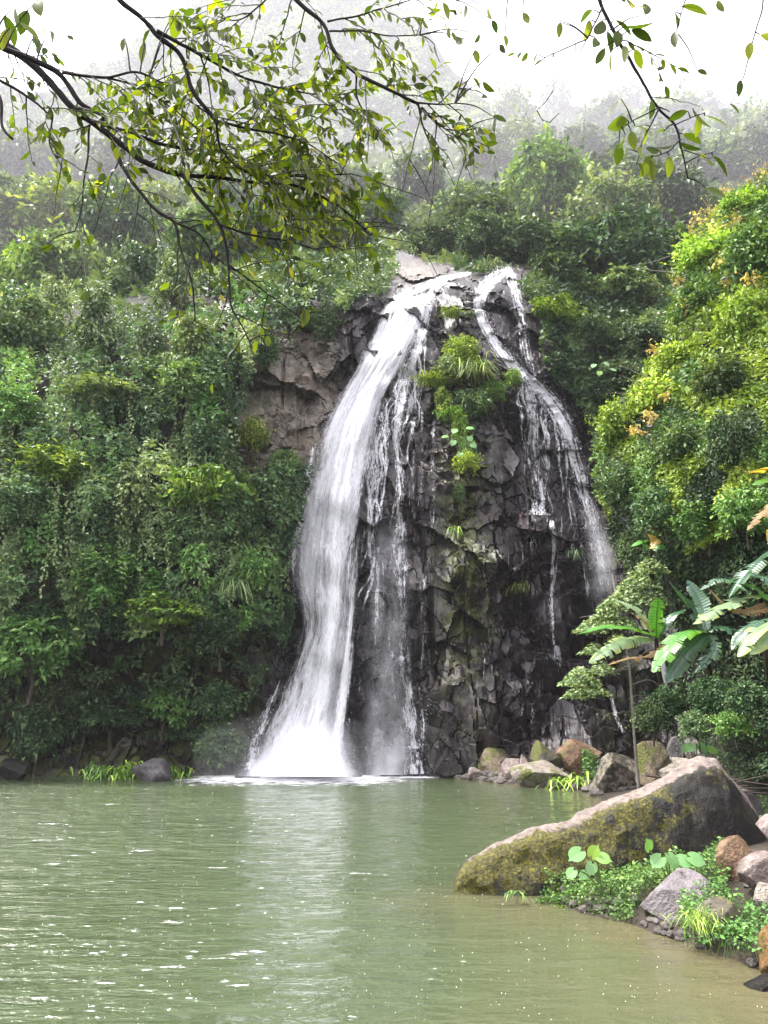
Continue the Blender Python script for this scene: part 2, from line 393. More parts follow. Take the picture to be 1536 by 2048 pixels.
# -- right bank of the pool
SHORE = [on_plane(a, b) for a, b in [(862, 1552), (960, 1562), (1050, 1572), (1190, 1586), (1215, 1612), (1300, 1690), (1215, 1745), (1085, 1800), (1270, 1850), (1390, 1895), (1470, 1915), (1536, 1945), (1640, 2030), (1700, 2300)]]
SHX = np.array([s[0] for s in SHORE]); SHY = np.array([s[1] for s in SHORE])
_o = np.argsort(SHY); SHX, SHY = SHX[_o], SHY[_o]
def shore_x(y): return np.interp(y, SHY, SHX)
def bank_z(x, y):
    d = x - shore_x(y)
    st = np.interp(y, [12, 17, 22], [.62, .30, .10]); z = np.where(d < 0, .5 * d, np.interp(y, [14, 22], [.20, .12]) * np.minimum(d, 3.0) + st * np.maximum(d - 3.0, 0))
    return np.maximum(z, -1.0) + .16 * (fbm(x * 1.1, y * 1.1, 17, 4) - .5) * np.clip(d + .6, 0, 1) + .02
gx = np.linspace(-1, 1, 170); gy = np.linspace(1.5, 28, 200)
GY, GX = np.meshgrid(gy, np.linspace(-1.5, 18, 190), indexing='ij')
XB = shore_x(GY) + GX
def bank_material():
    m = M('bank_soil'); p = m.pos(); n = m.noise(p, 3, 7, .6); n2 = m.noise(p, 25, 4)
    c = m.ramp(n, [(.3, (.010, .008, .005)), (.55, (.026, .020, .013)), (.75, (.06, .046, .03))])
    return m.done(m.principled(c, .85, .3, m.bump(n2, .6, .03, m.bump(n, .6, .1))))
BANKM = bank_material()
mb = MB(); mb.add(np.stack([XB, GY, bank_z(XB, GY)], -1), grid_faces(*XB.shape))
tag(mb.build('bank', BANKM, smooth=True), 'stony earth bank sloping up from the pool', kind='structure')

# -- right-hand slope that carries the thicket
LBV = [300, 350, 400, 450, 520, 600, 700, 800, 850, 900, 1000, 1100, 1200, 1300, 1400, 1480]
LBU = [1580, 1525, 1450, 1405, 1360, 1345, 1315, 1250, 1205, 1190, 1205, 1245, 1285, 1345, 1385, 1410]
def slope_edge(v): return np.interp(v, LBV, LBU)
def slope_depth(u, v):
    e = np.interp(v, [300, 500, 800, 1000, 1250, 1480], [26, 23, 20.5, 19.2, 18.5, 17.5])
    k = np.clip(u - slope_edge(v), 0, None)
    return e - (e * .30) * (1 - np.exp(-k / 170.0)) - .0032 * k
WW, VS = np.meshgrid(np.linspace(0, 1, 90) ** 1.5, np.linspace(300, 1580, 140))
US = slope_edge(VS) + 30 + WW * (2500 - slope_edge(VS))
DS = slope_depth(US - 30, VS) + .5 + .5 * (fbm(US / 60, VS / 60, 3, 4) - .5)
PS = at(US, VS, DS)
PSb = PS[:, :1] + np.array([7.0, 9.0, -1.5])
PS = np.concatenate([PSb, PS], 1)
mb = MB(); mb.add(PS, grid_faces(*PS.shape[:2])); tag(mb.build('slope', SOIL, smooth=True), 'steep overgrown slope on the right of the pool', kind='structure')

# -- pool
def water_material():
    m = M('pool_water'); p = m.pos()
    big = m.noise(m.mapping(p, (.16, .22, 1)), 1.0, 4)
    c = m.ramp(big, [(.35, (.040, .055, .026)), (.65, (.053, .070, .036))])
    sh = m.attr('shallow').outputs['Fac']
    c = m.mix(m.math('MULTIPLY', sh, m.mapr(m.noise(p, .9, 5, .6), .25, .7, .35, 1.0)), c, (.092, .076, .043))
    cal = m.attr('calm').outputs['Fac']
    g_ = m.mapr(m.noise(m.mapping(p, (1.0, 4.2, 1)), 1.0, 4, .6, .5), .60, .72, 0, 1, True); a = m.noise(m.mapping(p, (1.1, 2.3, 1)), 1.0, 3, .5, .3); b = m.noise(m.mapping(p, (3.4, 8.0, 1)), 1.0, 4, .55, .4)
    d = m.noise(m.mapping(p, (11, 22, 1)), 1.0, 3, .55)
    h = m.math('ADD', m.math('MULTIPLY', a, 1.0), m.math('MULTIPLY', b, .55)); h = m.math('ADD', h, m.math('MULTIPLY', d, .14))
    h = m.math('MULTIPLY', h, cal); gl = m.math('MULTIPLY', g_, m.math('MULTIPLY', cal, cal))
    q = m.principled(c, .06, .5, m.bump(gl, .6, .12, m.bump(h, 1.0, .16))); q.inputs['IOR'].default_value = 1.33
    return m.done(q)
WATERM = water_material()
wx = np.concatenate([np.linspace(-60, -14, 24), np.linspace(-13.8, 13.8, 280), np.linspace(14, 40, 14)]); wy = np.concatenate([np.linspace(-12, 3.5, 12), np.linspace(3.6, 29, 320)])
WX, WY = np.meshgrid(wx, wy)
WZ = .020 * (fbm(WX * 1.2, WY * 3.0, 51, 3) - .5) + .012 * (fbm(WX * 3.4, WY * 8.5, 52, 3) - .5)
dsh = shore_x(WY) - WX
shallow = np.clip(1 - (dsh - .2) / np.interp(WY, [4, 6, 9, 14, 27], [4.0, 2.6, 1.9, 1.0, .5]), 0, 1) ** 1.4
calm = np.clip(.35 + dsh / 9.0, .25, 1.0) * np.interp(WX, [-6, 0, 3], [1, .62, .5])
mb = MB(); mb.add(np.stack([WX, WY, WZ], -1), grid_faces(*WX.shape), shallow=shallow.ravel(), calm=calm.ravel())
tag(mb.build('water', WATERM, smooth=True), 'murky green plunge pool ruffled by wind and rain', kind='structure')
# ------------------------------------------------------------------ falling water
def fall_material(name, lo, hi, k1, k2, sx=5.0, sy=.55):
    m = M(name); f = m.attr('flow').outputs['Vector']; d = m.attr('dens').outputs['Fac']
    n1 = m.noise(m.mapping(f, (sx, sy, 1)), 1.0, 5, .6, .25); n2 = m.noise(m.mapping(f, (sx * 4.0, sy * 7.5, 1)), 1.0, 5, .65, .3)
    a = m.math('ADD', d, m.math('MULTIPLY', m.math('SUBTRACT', n1, .5), k1)); a = m.math('ADD', a, m.math('MULTIPLY', m.math('SUBTRACT', n2, .5), k2))
    al = m.mapr(a, lo, hi, 0, 1, True)
    p = m.principled((.80, .80, .84), .45, .3, m.bump(n2, .9, .10, m.bump(n1, .6, .15)))
    t = m.n('ShaderNodeBsdfTranslucent'); t.inputs['Color'].default_value = (.80, .80, .84, 1)
    w_ = m.mixsh(.25, p, t)
    return m.done(m.mixsh(al, m.n('ShaderNodeBsdfTransparent'), w_))
FALLM = fall_material('falling_water', .42, 1.02, 1.15, .75, 5.5, .5)
LACEM = fall_material('lacy_water', .46, .72, 1.25, 1.0, 7.0, .9)
MISTM = fall_material('spray_mist', .25, 1.25, .5, .25, 1.5, .5)

def sheet(mb, Lp, Rp, dens, rows, cols, off, seed, edge=.25, wob=.08, depth=None, jag=0.0, left=None):
    """a sheet of water between two polylines (photo pixels) that hangs OFF metres in front of the rock"""
    Lp = smooth_path(np.array(Lp, float), rows); Rp = smooth_path(np.array(Rp, float), rows)
    s = np.linspace(0, 1, rows); c = np.linspace(0, 1, cols)
    Cc, Ss = np.meshgrid(c, s)
    u = Lp[:, None, 0] * (1 - c) + Rp[:, None, 0] * c; v = Lp[:, None, 1] * (1 - c) + Rp[:, None, 1] * c
    dep = (depth or rock_soft)(u, v)
    off = np.interp(s, np.linspace(0, 1, len(off)), off)[:, None] if np.ndim(off) else off
    P0 = at(u, v, dep)
    rowlen = np.r_[0, np.cumsum(np.linalg.norm(np.diff(P0[:, cols // 2], axis=0), axis=1))]
    wid = np.linalg.norm(P0[:, -1] - P0[:, 0], axis=1).mean()
    fx = (Cc - .5) * wid + seed * 7.3; fy = rowlen[:, None] + 0 * Cc + seed * 3.1
    dep = dep - off - wob * (fbm(fx * 3.0, fy * .4, seed, 5) - .4) * 2.6 - .5 * wob * np.sin(Cc * np.pi)
    P = at(u, v, dep)
    dn = np.interp(s, np.linspace(0, 1, len(dens)), dens)[:, None] if np.ndim(dens) else dens
    e = np.clip(np.minimum(Cc, 1 - Cc) / edge, 0, 1); e = e * e * (3 - 2 * e)
    if jag: e = np.clip(e - jag * (fbm(fx * 3, fy * .8, seed + 9, 3) - .3), 0, 1)
    if left is not None:
        lv = np.interp(s, np.linspace(0, 1, len(left)), left)[:, None]; dn = dn * (lv + (1 - lv) * np.clip((Cc - .05) / .5, 0, 1))
    dn = dn * (.15 + .85 * e) * np.clip(Ss * 40, .3, 1)
    mb.add(P, grid_faces(rows, cols), dens=dn.ravel(), flow=np.stack([fx, fy, 0 * fx], -1).reshape(-1, 3))
def ribbon(mb, pts, dens, off=.06, seed=0, rows=None, cols=8, edge=.45, wob=.03, depth=None):
    """a stream along (u, v, half width px)"""
    p = smooth_path(np.array(pts, float), 60); t = np.gradient(p[:, :2], axis=0); t /= np.linalg.norm(t, axis=1)[:, None] + 1e-9
    n = np.stack([t[:, 1], -t[:, 0]], 1); n = np.stack([np.ones(len(p)), n[:, 1] * .0], 1) if abs(t[:, 1]).mean() > .45 else n
    L = p[:, :2] - n * p[:, 2:] * WIDE; Rr = p[:, :2] + n * p[:, 2:] * WIDE
    sheet(mb, L, Rr, dens, rows or 90, cols, off, seed, edge, wob, depth or rock)

WIDE = 1.0
MAIN_L = [(776, 596), (752, 620), (735, 660), (712, 715), (690, 760), (664, 805), (640, 855), (625, 905), (610, 960), (600, 1010), (590, 1060), (582, 1110), (578, 1155), (584, 1205), (588, 1250), (574, 1310), (556, 1360), (538, 1410), (515, 1455), (500, 1505), (488, 1553)]
MAIN_R = [(872, 566), (866, 605), (852, 650), (822, 710), (790, 765), (772, 810), (762, 860), (752, 910), (744, 960), (738, 1010), (732, 1060), (727, 1110), (722, 1160), (720, 1205), (716, 1250), (712, 1310), (707, 1360), (703, 1410), (700, 1455), (699, 1505), (704, 1553)]
main = empty('waterfall', at(600, 1553, 26.5), 'broad white main curtain of falling water on the left of the dark rock face', 'waterfall')
mb = MB()
LF = [1, 1, 1, .9, .8, .7, .68, .8, .92, .95, .95]
La = [(u - np.interp(v, [650, 850, 1150, 1230, 1300, 1553], [2, 10, 16, 4, 8, 10]), v) for u, v in MAIN_L]; Ra = [(u + np.interp(v, [600, 800, 1553], [4, 10, 6]), v) for u, v in MAIN_R]
sheet(mb, La, Ra, [1.1, 1.15, 1.1, 1.0, .95, .9, .84, .84, .86, .9, .95], 260, 50, [.15, .15, .3, .5, .7, .9, 1.0, 1.1, 1.1, 1.0], 1, .30, .16, left=LF, jag=.25)
Lb = [(u + 16, v) for u, v in MAIN_L]; Rb = [(u - 6, v) for u, v in MAIN_R]
sheet(mb, Lb, Rb, [1.0, 1.1, 1.05, .95, .8, .75, .72, .72, .78, .85, .9], 240, 44, [.3, .35, .55, .8, 1.0, 1.3, 1.5, 1.5, 1.5, 1.3], 2, .4, .2, left=LF, jag=.3)
Lc = [(u + 2, v) for u, v in MAIN_L]; Rc = [(u + 12, v) for u, v in MAIN_R]
sheet(mb, Lc, Rc, [1.0, 1.0, .95, .85, .75, .72, .7, .7, .72, .75, .8], 240, 44, .12, 3, .35, .1, jag=.3)
# the two dense cords inside the lower curtain
ribbon(mb, [(690, 900, 30), (678, 1000, 32), (672, 1100, 30), (668, 1200, 30), (655, 1300, 34), (640, 1400, 40), (618, 1480, 44), (605, 1553, 50)], [.5, .7, .85, .95, 1.0, 1.0], 1.7, 4, 120, 12, .5, .12, rock_soft)
ribbon(mb, [(712, 1080, 12), (706, 1180, 16), (696, 1300, 20), (684, 1400, 24), (672, 1480, 26), (665, 1553, 30)], [.5, .8, 1.0, 1.0], 1.5, 5, 100, 10, .5, .1, rock_soft)
mb.build('water_curtain', FALLM, main, smooth=True)
mb = MB()
# feed along the lip from the notch, and the torn fringes on both sides
ribbon(mb, [(945, 546, 7), (910, 552, 9), (880, 560, 13), (850, 572, 16), (820, 584, 18), (790, 602, 20)], 1.0, .12, 6, 60, 8, .5, .05)
ribbon(mb, [(930, 552, 6), (885, 566, 16), (860, 590, 20), (850, 640, 22), (838, 690, 24), (815, 740, 20), (795, 790, 12)], [.8, .75, .7, .62, .6, .5], .08, 7, 90, 10)
ribbon(mb, [(842, 660, 16), (828, 720, 18), (812, 780, 20), (800, 850, 18), (790, 900, 14)], [.7, .7, .62, .58, .5], .06, 8, 80, 10)
ribbon(mb, [(640, 870, 22), (612, 960, 24), (598, 1050, 24), (584, 1130, 20), (598, 1200, 14)], [.55, .62, .62, .6, .35], .9, 9, 100, 12, .5, .15, rock_soft)
ribbon(mb, [(570, 1340, 14), (545, 1400, 20), (520, 1460, 26), (505, 1520, 30), (500, 1552, 34)], [.3, .6, .62, .65, .7], .7, 10, 80, 12, .5, .12, rock_soft)
rng = np.random.default_rng(29)
for k in range(30):       # fine strands fraying to the right over the rock
    v0 = rng.uniform(640, 1000); e_ = np.interp(v0, [p[1] for p in MAIN_R], [p[0] for p in MAIN_R]); ln = rng.uniform(140, 360); q_ = np.linspace(0, 1, 7)
    ribbon(mb, [(e_ - 14 + rng.uniform(0, 26) - (25 * a * a), min(v0 + ln * a, 1540), rng.uniform(3, 8)) for a in q_], [.55, .66, .62, .55, .35], .07, 400 + k, 80, 6)
mb.build('water_fringe', LACEM, main, smooth=True)
# the drifting spray where the curtain lands
mm_ = M('landing_spray'); vv_ = mm_.n('ShaderNodeVolumePrincipled'); vv_.inputs['Color'].default_value = (.95, .95, .97, 1); vv_.inputs['Density'].default_value = .045; mm_.l(vv_.outputs[0], mm_.out.inputs['Volume'])
th_ = np.linspace(0, np.pi, 17); ph_ = np.linspace(0, 2 * np.pi, 32, endpoint=False)
sph = np.stack([np.sin(th_)[:, None] * np.cos(ph_), np.sin(th_)[:, None] * np.sin(ph_), np.cos(th_)[:, None] + 0 * ph_], -1)
mv = MB()
for rx_, ry_, rz_, sd_ in ((3.3, 1.2, 1.7, 4), (2.6, 1.0, 1.25, 7), (2.1, .8, .85, 9), (1.7, .7, .55, 12)):
    mv.add((sph * (1 + .3 * (fbm(sph[..., 0] * 2 + 3, sph[..., 2] * 2 + sph[..., 1], sd_, 3) - .5))[..., None] * np.array([rx_, ry_, rz_]) + np.array([-2.75, 25.5, .45]))[::-1].reshape(-1, 3), grid_faces(17, 32, True))
tag(mv.build('spray_mist', mm_.m, main), kind='stuff')

WIDE = 1.6
middle = empty('waterfall', at(820, 1553, 26.5), 'thin lacy trickle down the middle of the dark rock, just right of the main curtain', 'waterfall')
mb = MB()
ribbon(mb, [(818, 700, 18), (808, 760, 20), (797, 830, 16), (793, 900, 14), (800, 970, 13), (800, 1040, 16), (797, 1090, 22), (803, 1180, 15), (806, 1260, 15), (808, 1320, 20), (816, 1390, 18), (824, 1460, 20), (832, 1548, 26)], [.6, .64, .58, .55, .55, .6, .62, .55, .55, .6, .62, .62, .66], .06, 11, 220, 12)
ribbon(mb, [(870, 830, 8), (862, 900, 10), (870, 980, 8), (862, 1060, 8), (850, 1150, 8), (846, 1260, 7), (843, 1380, 8), (846, 1480, 12)], [.45, .5, .45, .42, .48, .45, .48, .5], .05, 12, 200, 8)
ribbon(mb, [(757, 1090, 4), (755, 1160, 5), (753, 1230, 6), (752, 1290, 9)], [.6, .66, .62, .4], .05, 13, 70, 6)
ribbon(mb, [(768, 790, 12), (752, 900, 14), (742, 1000, 12), (740, 1060, 10)], [.6, .55, .5, .4], .06, 31, 70, 8)
ribbon(mb, [(784, 1300, 4), (786, 1360, 4), (790, 1420, 5)], .55, .04, 14, 40, 6)
ribbon(mb, [(728, 1300, 8), (722, 1400, 8), (726, 1500, 12)], [.4, .42, .4], .05, 15, 60, 6)
rng = np.random.default_rng(21)
for k in range(26):
    u0 = rng.uniform(718, 870); v0 = rng.uniform(760, 1340); ln = rng.uniform(80, 230); nn_ = 6
    uu_ = u0 + np.cumsum(rng.normal(0, 3, nn_)); vv_ = v0 + np.linspace(0, ln, nn_)
    ribbon(mb, [(a, min(b, 1546), rng.uniform(1.5, 4)) for a, b in zip(uu_, vv_)], [.3, .5, .45, .2], .04, 200 + k, 50, 5)
mb.build('water_thread', LACEM, middle, smooth=True)
mb = MB(); WIDE = 1.0
ribbon(mb, [(780, 960, 50), (780, 1060, 66), (778, 1180, 76), (775, 1300, 80), (775, 1420, 82), (775, 1550, 88)], [.05, .42, .5, .5, .55, .7], .35, 71, 90, 20, .4, .08, rock_soft)
mb.build('spray_veil', MISTM, middle, smooth=True); WIDE = 1.6

right_fall = empty('waterfall', at(1190, 1190, 28), 'forked lacy cascade streaming down the right edge of the rock face', 'waterfall')
mb = MB()
ribbon(mb, [(1006, 520, 8), (1000, 540, 18), (985, 560, 22), (965, 585, 18), (958, 615, 14), (968, 650, 15), (990, 685, 18), (1020, 725, 22), (1055, 755, 26), (1085, 785, 26), (1118, 825, 26), (1140, 880, 22), (1158, 950, 22), (1176, 1020, 22), (1192, 1090, 24), (1206, 1190, 26), (1212, 1260, 24)], [.95, .92, .85, .78, .78, .78, .78, .75, .72, .68, .66, .62, .58, .54, .5, .4, .05], .08, 16, 260, 14, .5)
ribbon(mb, [(1014, 525, 7), (1026, 560, 14), (1035, 600, 16), (1045, 650, 16), (1050, 700, 14), (1062, 745, 12)], [.75, .68, .6, .55, .52, .6], .06, 17, 90, 10)
ribbon(mb, [(1055, 765, 14), (1066, 820, 14), (1070, 880, 13), (1074, 950, 14), (1080, 1005, 24), (1078, 1030, 34)], [.7, .66, .62, .58, .6, .6], .06, 18, 120, 10)
ribbon(mb, [(1035, 700, 10), (1075, 790, 10), (1100, 850, 10), (1110, 900, 8)], [.5, .5, .45, .35], .05, 19, 70, 8)
for k in range(11):
    a0 = rng.uniform(0, 1); u0 = 1040 + 85 * a0; v0 = 755 + 85 * a0; ln = rng.uniform(150, 330); q_ = np.linspace(0, 1, 7)
    ribbon(mb, [(u0 + 30 * a0 * a + rng.normal(0, 3), v0 + ln * a, rng.uniform(3, 7)) for a in q_], [.55, .62, .56, .5, .3], .06, 500 + k, 70, 6)
mb.build('water_thread', LACEM, right_fall, smooth=True)
mb = MB()
ribbon(mb, [(1104, 1035, 8), (1108, 1080, 6), (1104, 1150, 6), (1103, 1220, 6), (1106, 1290, 6)], [.7, .68, .64, .6, .5], .05, 20, 90, 6)
ribbon(mb, [(1062, 1045, 10), (1058, 1080, 12), (1062, 1120, 8)], [.5, .5, .35], .05, 21, 40, 6)
ribbon(mb, [(1163, 1085, 5), (1170, 1140, 6), (1178, 1200, 7)], [.6, .6, .5], .06, 22, 50, 6)
ribbon(mb, [(1112, 1290, 10), (1116, 1330, 16), (1120, 1360, 14)], [.7, .6, .3], .06, 23, 40, 8)
ribbon(mb, [(1070, 1400, 5), (1064, 1440, 5), (1066, 1480, 4)], [.55, .5, .45], .05, 24, 40, 6)
ribbon(mb, [(1128, 1420, 3), (1132, 1475, 4)], .5, .05, 25, 30, 5)
ribbon(mb, [(1225, 1395, 6), (1232, 1430, 8), (1246, 1465, 8)], .6, .05, 26, 40, 6)
for k in range(8):
    u0 = rng.uniform(960, 1180); v0 = rng.uniform(800, 1360); ln = rng.uniform(60, 200); nn_ = 6
    uu_ = u0 + np.cumsum(rng.normal(0, 3, nn_)); vv_ = v0 + np.linspace(0, ln, nn_)
    ribbon(mb, [(a, min(b, 1480), rng.uniform(1.2, 3)) for a, b in zip(uu_, vv_)], [.42, .56, .5, .3], .04, 300 + k, 50, 5)
mb.build('water_trickle', LACEM, right_fall, smooth=True)
mb = MB()
ribbon(mb, [(1165, 960, 18), (1184, 1030, 26), (1200, 1110, 34), (1210, 1190, 40), (1216, 1250, 44), (1220, 1300, 46)], [.2, .55, .66, .6, .4, 0], .5, 27, 60, 14, .5, .1, rock_soft)
mb.build('spray_veil', MISTM, right_fall, smooth=True)

WIDE = 1.0
side = empty('waterfall', at(1330, 1395, 23.5), 'small white spout dropping beside the banana leaves on the right', 'waterfall')
mb = MB(); dd = lambda u, v: 22.5 + 0 * u
ribbon(mb, [(1320, 1312, 10), (1326, 1345, 15), (1332, 1390, 18)], [.85, .75, .5], .1, 28, 50, 8, .4, .05, dd)
mb.build('water_thread', LACEM, side, smooth=True)

# spray drops along the torn edge of the main fall and over the landing zone
rng = np.random.default_rng(5)
OCT = (np.array([[1, 0, 0], [0, 1, 0], [-1, 0, 0], [0, -1, 0], [0, 0, 1.5], [0, 0, -1.5]]), np.array([[0, 1, 4], [1, 2, 4], [2, 3, 4], [3, 0, 4], [1, 0, 5], [2, 1, 5], [3, 2, 5], [0, 3, 5]]))
def drops(mb, pos, size):
    n = len(pos); V = pos[:, None] + size[:, None, None] * OCT[0][None]
    mb.add(V.reshape(-1, 3), (np.arange(n)[:, None, None] * 6 + OCT[1][None]).reshape(-1, 3))
DROPM = M('water_drop'); DROPM = DROPM.done(DROPM.principled((.85, .85, .88), .25, .5))
mb = MB()
n = 900; v = rng.uniform(830, 1240, n); e = np.interp(v, [p[1] for p in MAIN_L], [p[0] for p in MAIN_L])
u = e + np.abs(rng.normal(0, 46, n)) - 8
drops(mb, at(u, v, rock_soft(u, v) - rng.uniform(.4, 1.5, n)), rng.uniform(.004, .013, n))
n = 260; v = 1553 - np.abs(rng.normal(0, 90, n)); e = np.interp(v, [p[1] for p in MAIN_L], [p[0] for p in MAIN_L]); u = rng.uniform(e - 18, 712)
drops(mb, at(u, v, rock_soft(u, v) - rng.uniform(.8, 2.0, n)), rng.uniform(.006, .018, n))
n = 90; v = rng.uniform(1380, 1550, n); u = 838 + rng.normal(0, 16, n)
drops(mb, at(u, v, rock(u, v) - rng.uniform(.1, .5, n)), rng.uniform(.005, .014, n))
tag(mb.build('spray_drops', DROPM, main), kind='stuff')
mb = MB()
for k, (a, b, o_) in enumerate([(-40, 26, 1.7), (-20, 60, 2.1), (0, 20, 2.5), (30, 40, 2.9)]):
    Lm = [(u + a - 6, v) for u, v in [(560, 1380), (530, 1440), (500, 1500), (478, 1553)]]; Rm = [(705 + b, v) for v in (1380, 1440, 1500, 1553)]
    sheet(mb, Lm, Rm, [.0, .35, .8, 1.15], 60, 40, o_, 60 + k, .45, .12)
Lm = [(605, 860), (575, 980), (560, 1100), (566, 1200), (590, 1260)]; Rm = [(690, 860), (680, 980), (670, 1100), (670, 1200), (670, 1260)]
sheet(mb, Lm, Rm, [.3, .6, .7, .65, .3], 80, 30, 1.7, 64, .5, .12)
mb.build('spray_veil', MISTM, main, smooth=True)
mb = MB()
n = 900; t_ = rng.random(n); px = np.array([(p[0], p[1], p[2]) for p in [(960, 600, 24), (1000, 700, 28), (1070, 770, 34), (1120, 830, 36), (1160, 950, 34), (1195, 1100, 40)]])
pp = np.stack([np.interp(t_ * 5, range(6), px[:, k]) for k in range(3)], 1); u = pp[:, 0] + rng.normal(0, .6, n) * pp[:, 2]; v = pp[:, 1] + rng.normal(0, 14, n)
drops(mb, at(u, v, rock(u, v) - rng.uniform(.05, .5, n)), rng.uniform(.005, .015, n))
tag(mb.build('spray_drops', DROPM, right_fall), kind='stuff')
# foam where the main curtain meets the pool
def foam_glint_material(sc=2.2):  # real foam at the landing, and the painted sky glints on the pool
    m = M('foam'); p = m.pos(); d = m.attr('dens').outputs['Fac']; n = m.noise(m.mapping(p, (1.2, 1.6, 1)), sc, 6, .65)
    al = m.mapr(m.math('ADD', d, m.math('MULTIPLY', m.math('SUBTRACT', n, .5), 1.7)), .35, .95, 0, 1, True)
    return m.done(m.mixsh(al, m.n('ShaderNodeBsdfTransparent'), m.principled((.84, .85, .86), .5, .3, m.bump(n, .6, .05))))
FX, FY = np.meshgrid(np.linspace(-8.5, 4.5, 200), np.linspace(21.0, 27.2, 90))
dist = np.sqrt((np.clip(np.abs(FX + 2.8) - 1.7, 0, None) / 1.5) ** 2 + (np.clip(26.2 - FY, 0, None) / 2.3) ** 2)
dens = np.clip(1.15 - dist * .55, 0, 1.2); dens = np.maximum(dens, .8 * np.exp(-((FX - 1.1) / 1.0) ** 2 - ((FY - 26.3) / .8) ** 2))
mb = MB(); mb.add(np.stack([FX, FY, .014 + .07 * np.clip(dens - .6, 0, 1) * fbm(FX * 3, FY * 3, 3, 4)], -1), grid_faces(*FX.shape), dens=dens.ravel())
mb.build('foam', foam_glint_material(), main, smooth=True)
# ------------------------------------------------------------------ foliage
def billow(u, v, rpx, seed, asp=1.0):
    """overlapping domes, in units of their own radius"""
    wu = u + .5 * rpx * (fbm(u / rpx * .8, v / rpx * .8, seed + 3, 3) - .5); wv = v + .5 * rpx * (fbm(u / rpx * .8 + 7, v / rpx * .8, seed + 4, 3) - .5)
    d1, a, b, dx, dy = cells(wu / (1.7 * rpx), wv / (1.7 * rpx * asp), seed)
    big = .6 + .8 * hsh(a, b, seed + 8)
    return np.sqrt(np.clip(1 - (d1 * 1.35) ** 2, 0, 1)) * big, hsh(a, b, seed + 9)
def carpet(name, mats, poly, n, leaf, rpx, dfun, seed, off=0.0, amp=1.0, parent=None, asp=1.0, hole=.0, label=None, tmpl=DIAMOND, up=.45, sub=.35):
    """one mass of leaves growing over the land inside a polygon of view directions"""
    rng = np.random.default_rng(seed); poly_a = np.array(poly, float)
    u = rng.uniform(poly_a[:, 0].min(), poly_a[:, 0].max(), n * 3); v = rng.uniform(poly_a[:, 1].min(), poly_a[:, 1].max(), n * 3)
    ju = u + 40 * (fbm(u / 45, v / 45, seed + 60, 4) - .5); jv = v + 40 * (fbm(u / 45, v / 45, seed + 61, 4) - .5)
    k = in_poly(ju, jv, poly); u, v = u[k][:n], v[k][:n]
    if name == 'far_forest':
        k = v > mridge(u) - 4; u, v = u[k], v[k]
    if hole:
        k = fbm(u / 30, v / 30, seed + 70, 4) > hole; u, v = u[k], v[k]
    def surf(u, v):
        b, r = billow(u, v, rpx, seed, asp); b2, r2 = billow(u, v, rpx * sub, seed + 20)
        Y = dfun(u, v); s = span(v, Y) * rpx
        return at(u, v, Y - off - amp * s * (b + .38 * b2)), r, r2, s, b, b2
    P, r, r2, s, b, b2 = surf(u, v); e = 1.5
    Pu = surf(u + e, v)[0] - P; Pv = surf(u, v - e)[0] - P
    N = nrm(np.cross(Pu, Pv)); flip = (N * (P - np.array([0, 0, CAM_H]))).sum(-1) > 0; N[flip] *= -1
    m_ = len(P)
    N2 = nrm(N * .6 + np.array([0, 0, up]) + .55 * rng.normal(size=(m_, 3)))
    ax = rng.normal(size=(m_, 3)) + .5 * N + np.array([0, 0, -.35]); ax -= (ax * N2).sum(-1)[:, None] * N2 * .8
    P = P + rng.normal(size=(m_, 3)) * (s * .05)[:, None]
    lf = leaf * (rng.uniform(.6, 1.35, m_)) * (np.interp(span(v, dfun(u, v)) / span(1000, 28.), [.5, 1, 70], [.6, 1, 70]) if leaf < .5 else 1)
    rnd = np.clip(.45 * r + .25 * r2 + .3 * rng.random(m_), 0, 1)
    if not isinstance(mats, (list, tuple)): mats = [mats]
    which = (hsh(np.floor(r * 97), np.floor(r * 31), seed) * len(mats)).astype(int).clip(0, len(mats) - 1)
    objs = []
    mb = MB()
    for j, mt in enumerate(mats):
        q = which == j
        if not q.any(): continue
        scatter(mb, tmpl, P[q], ax[q], N2[q], lf[q], rng, rnd=rnd[q], mi=float(j))
    o = mb.build(name, mats[0], parent)
    for mt in mats[1:]: o.data.materials.append(mt)
    if len(mats) > 1:
        nv = len(o.data.polygons); mi = np.concatenate(mb.A['mi']); vi = np.empty(len(o.data.loops), np.int32); o.data.loops.foreach_get('vertex_index', vi)
        ls = np.empty(nv, np.int32); o.data.polygons.foreach_get('loop_start', ls)
        o.data.polygons.foreach_set('material_index', mi[vi[ls]].astype(np.int32))
    return tag(o, label, None, None, 'stuff')

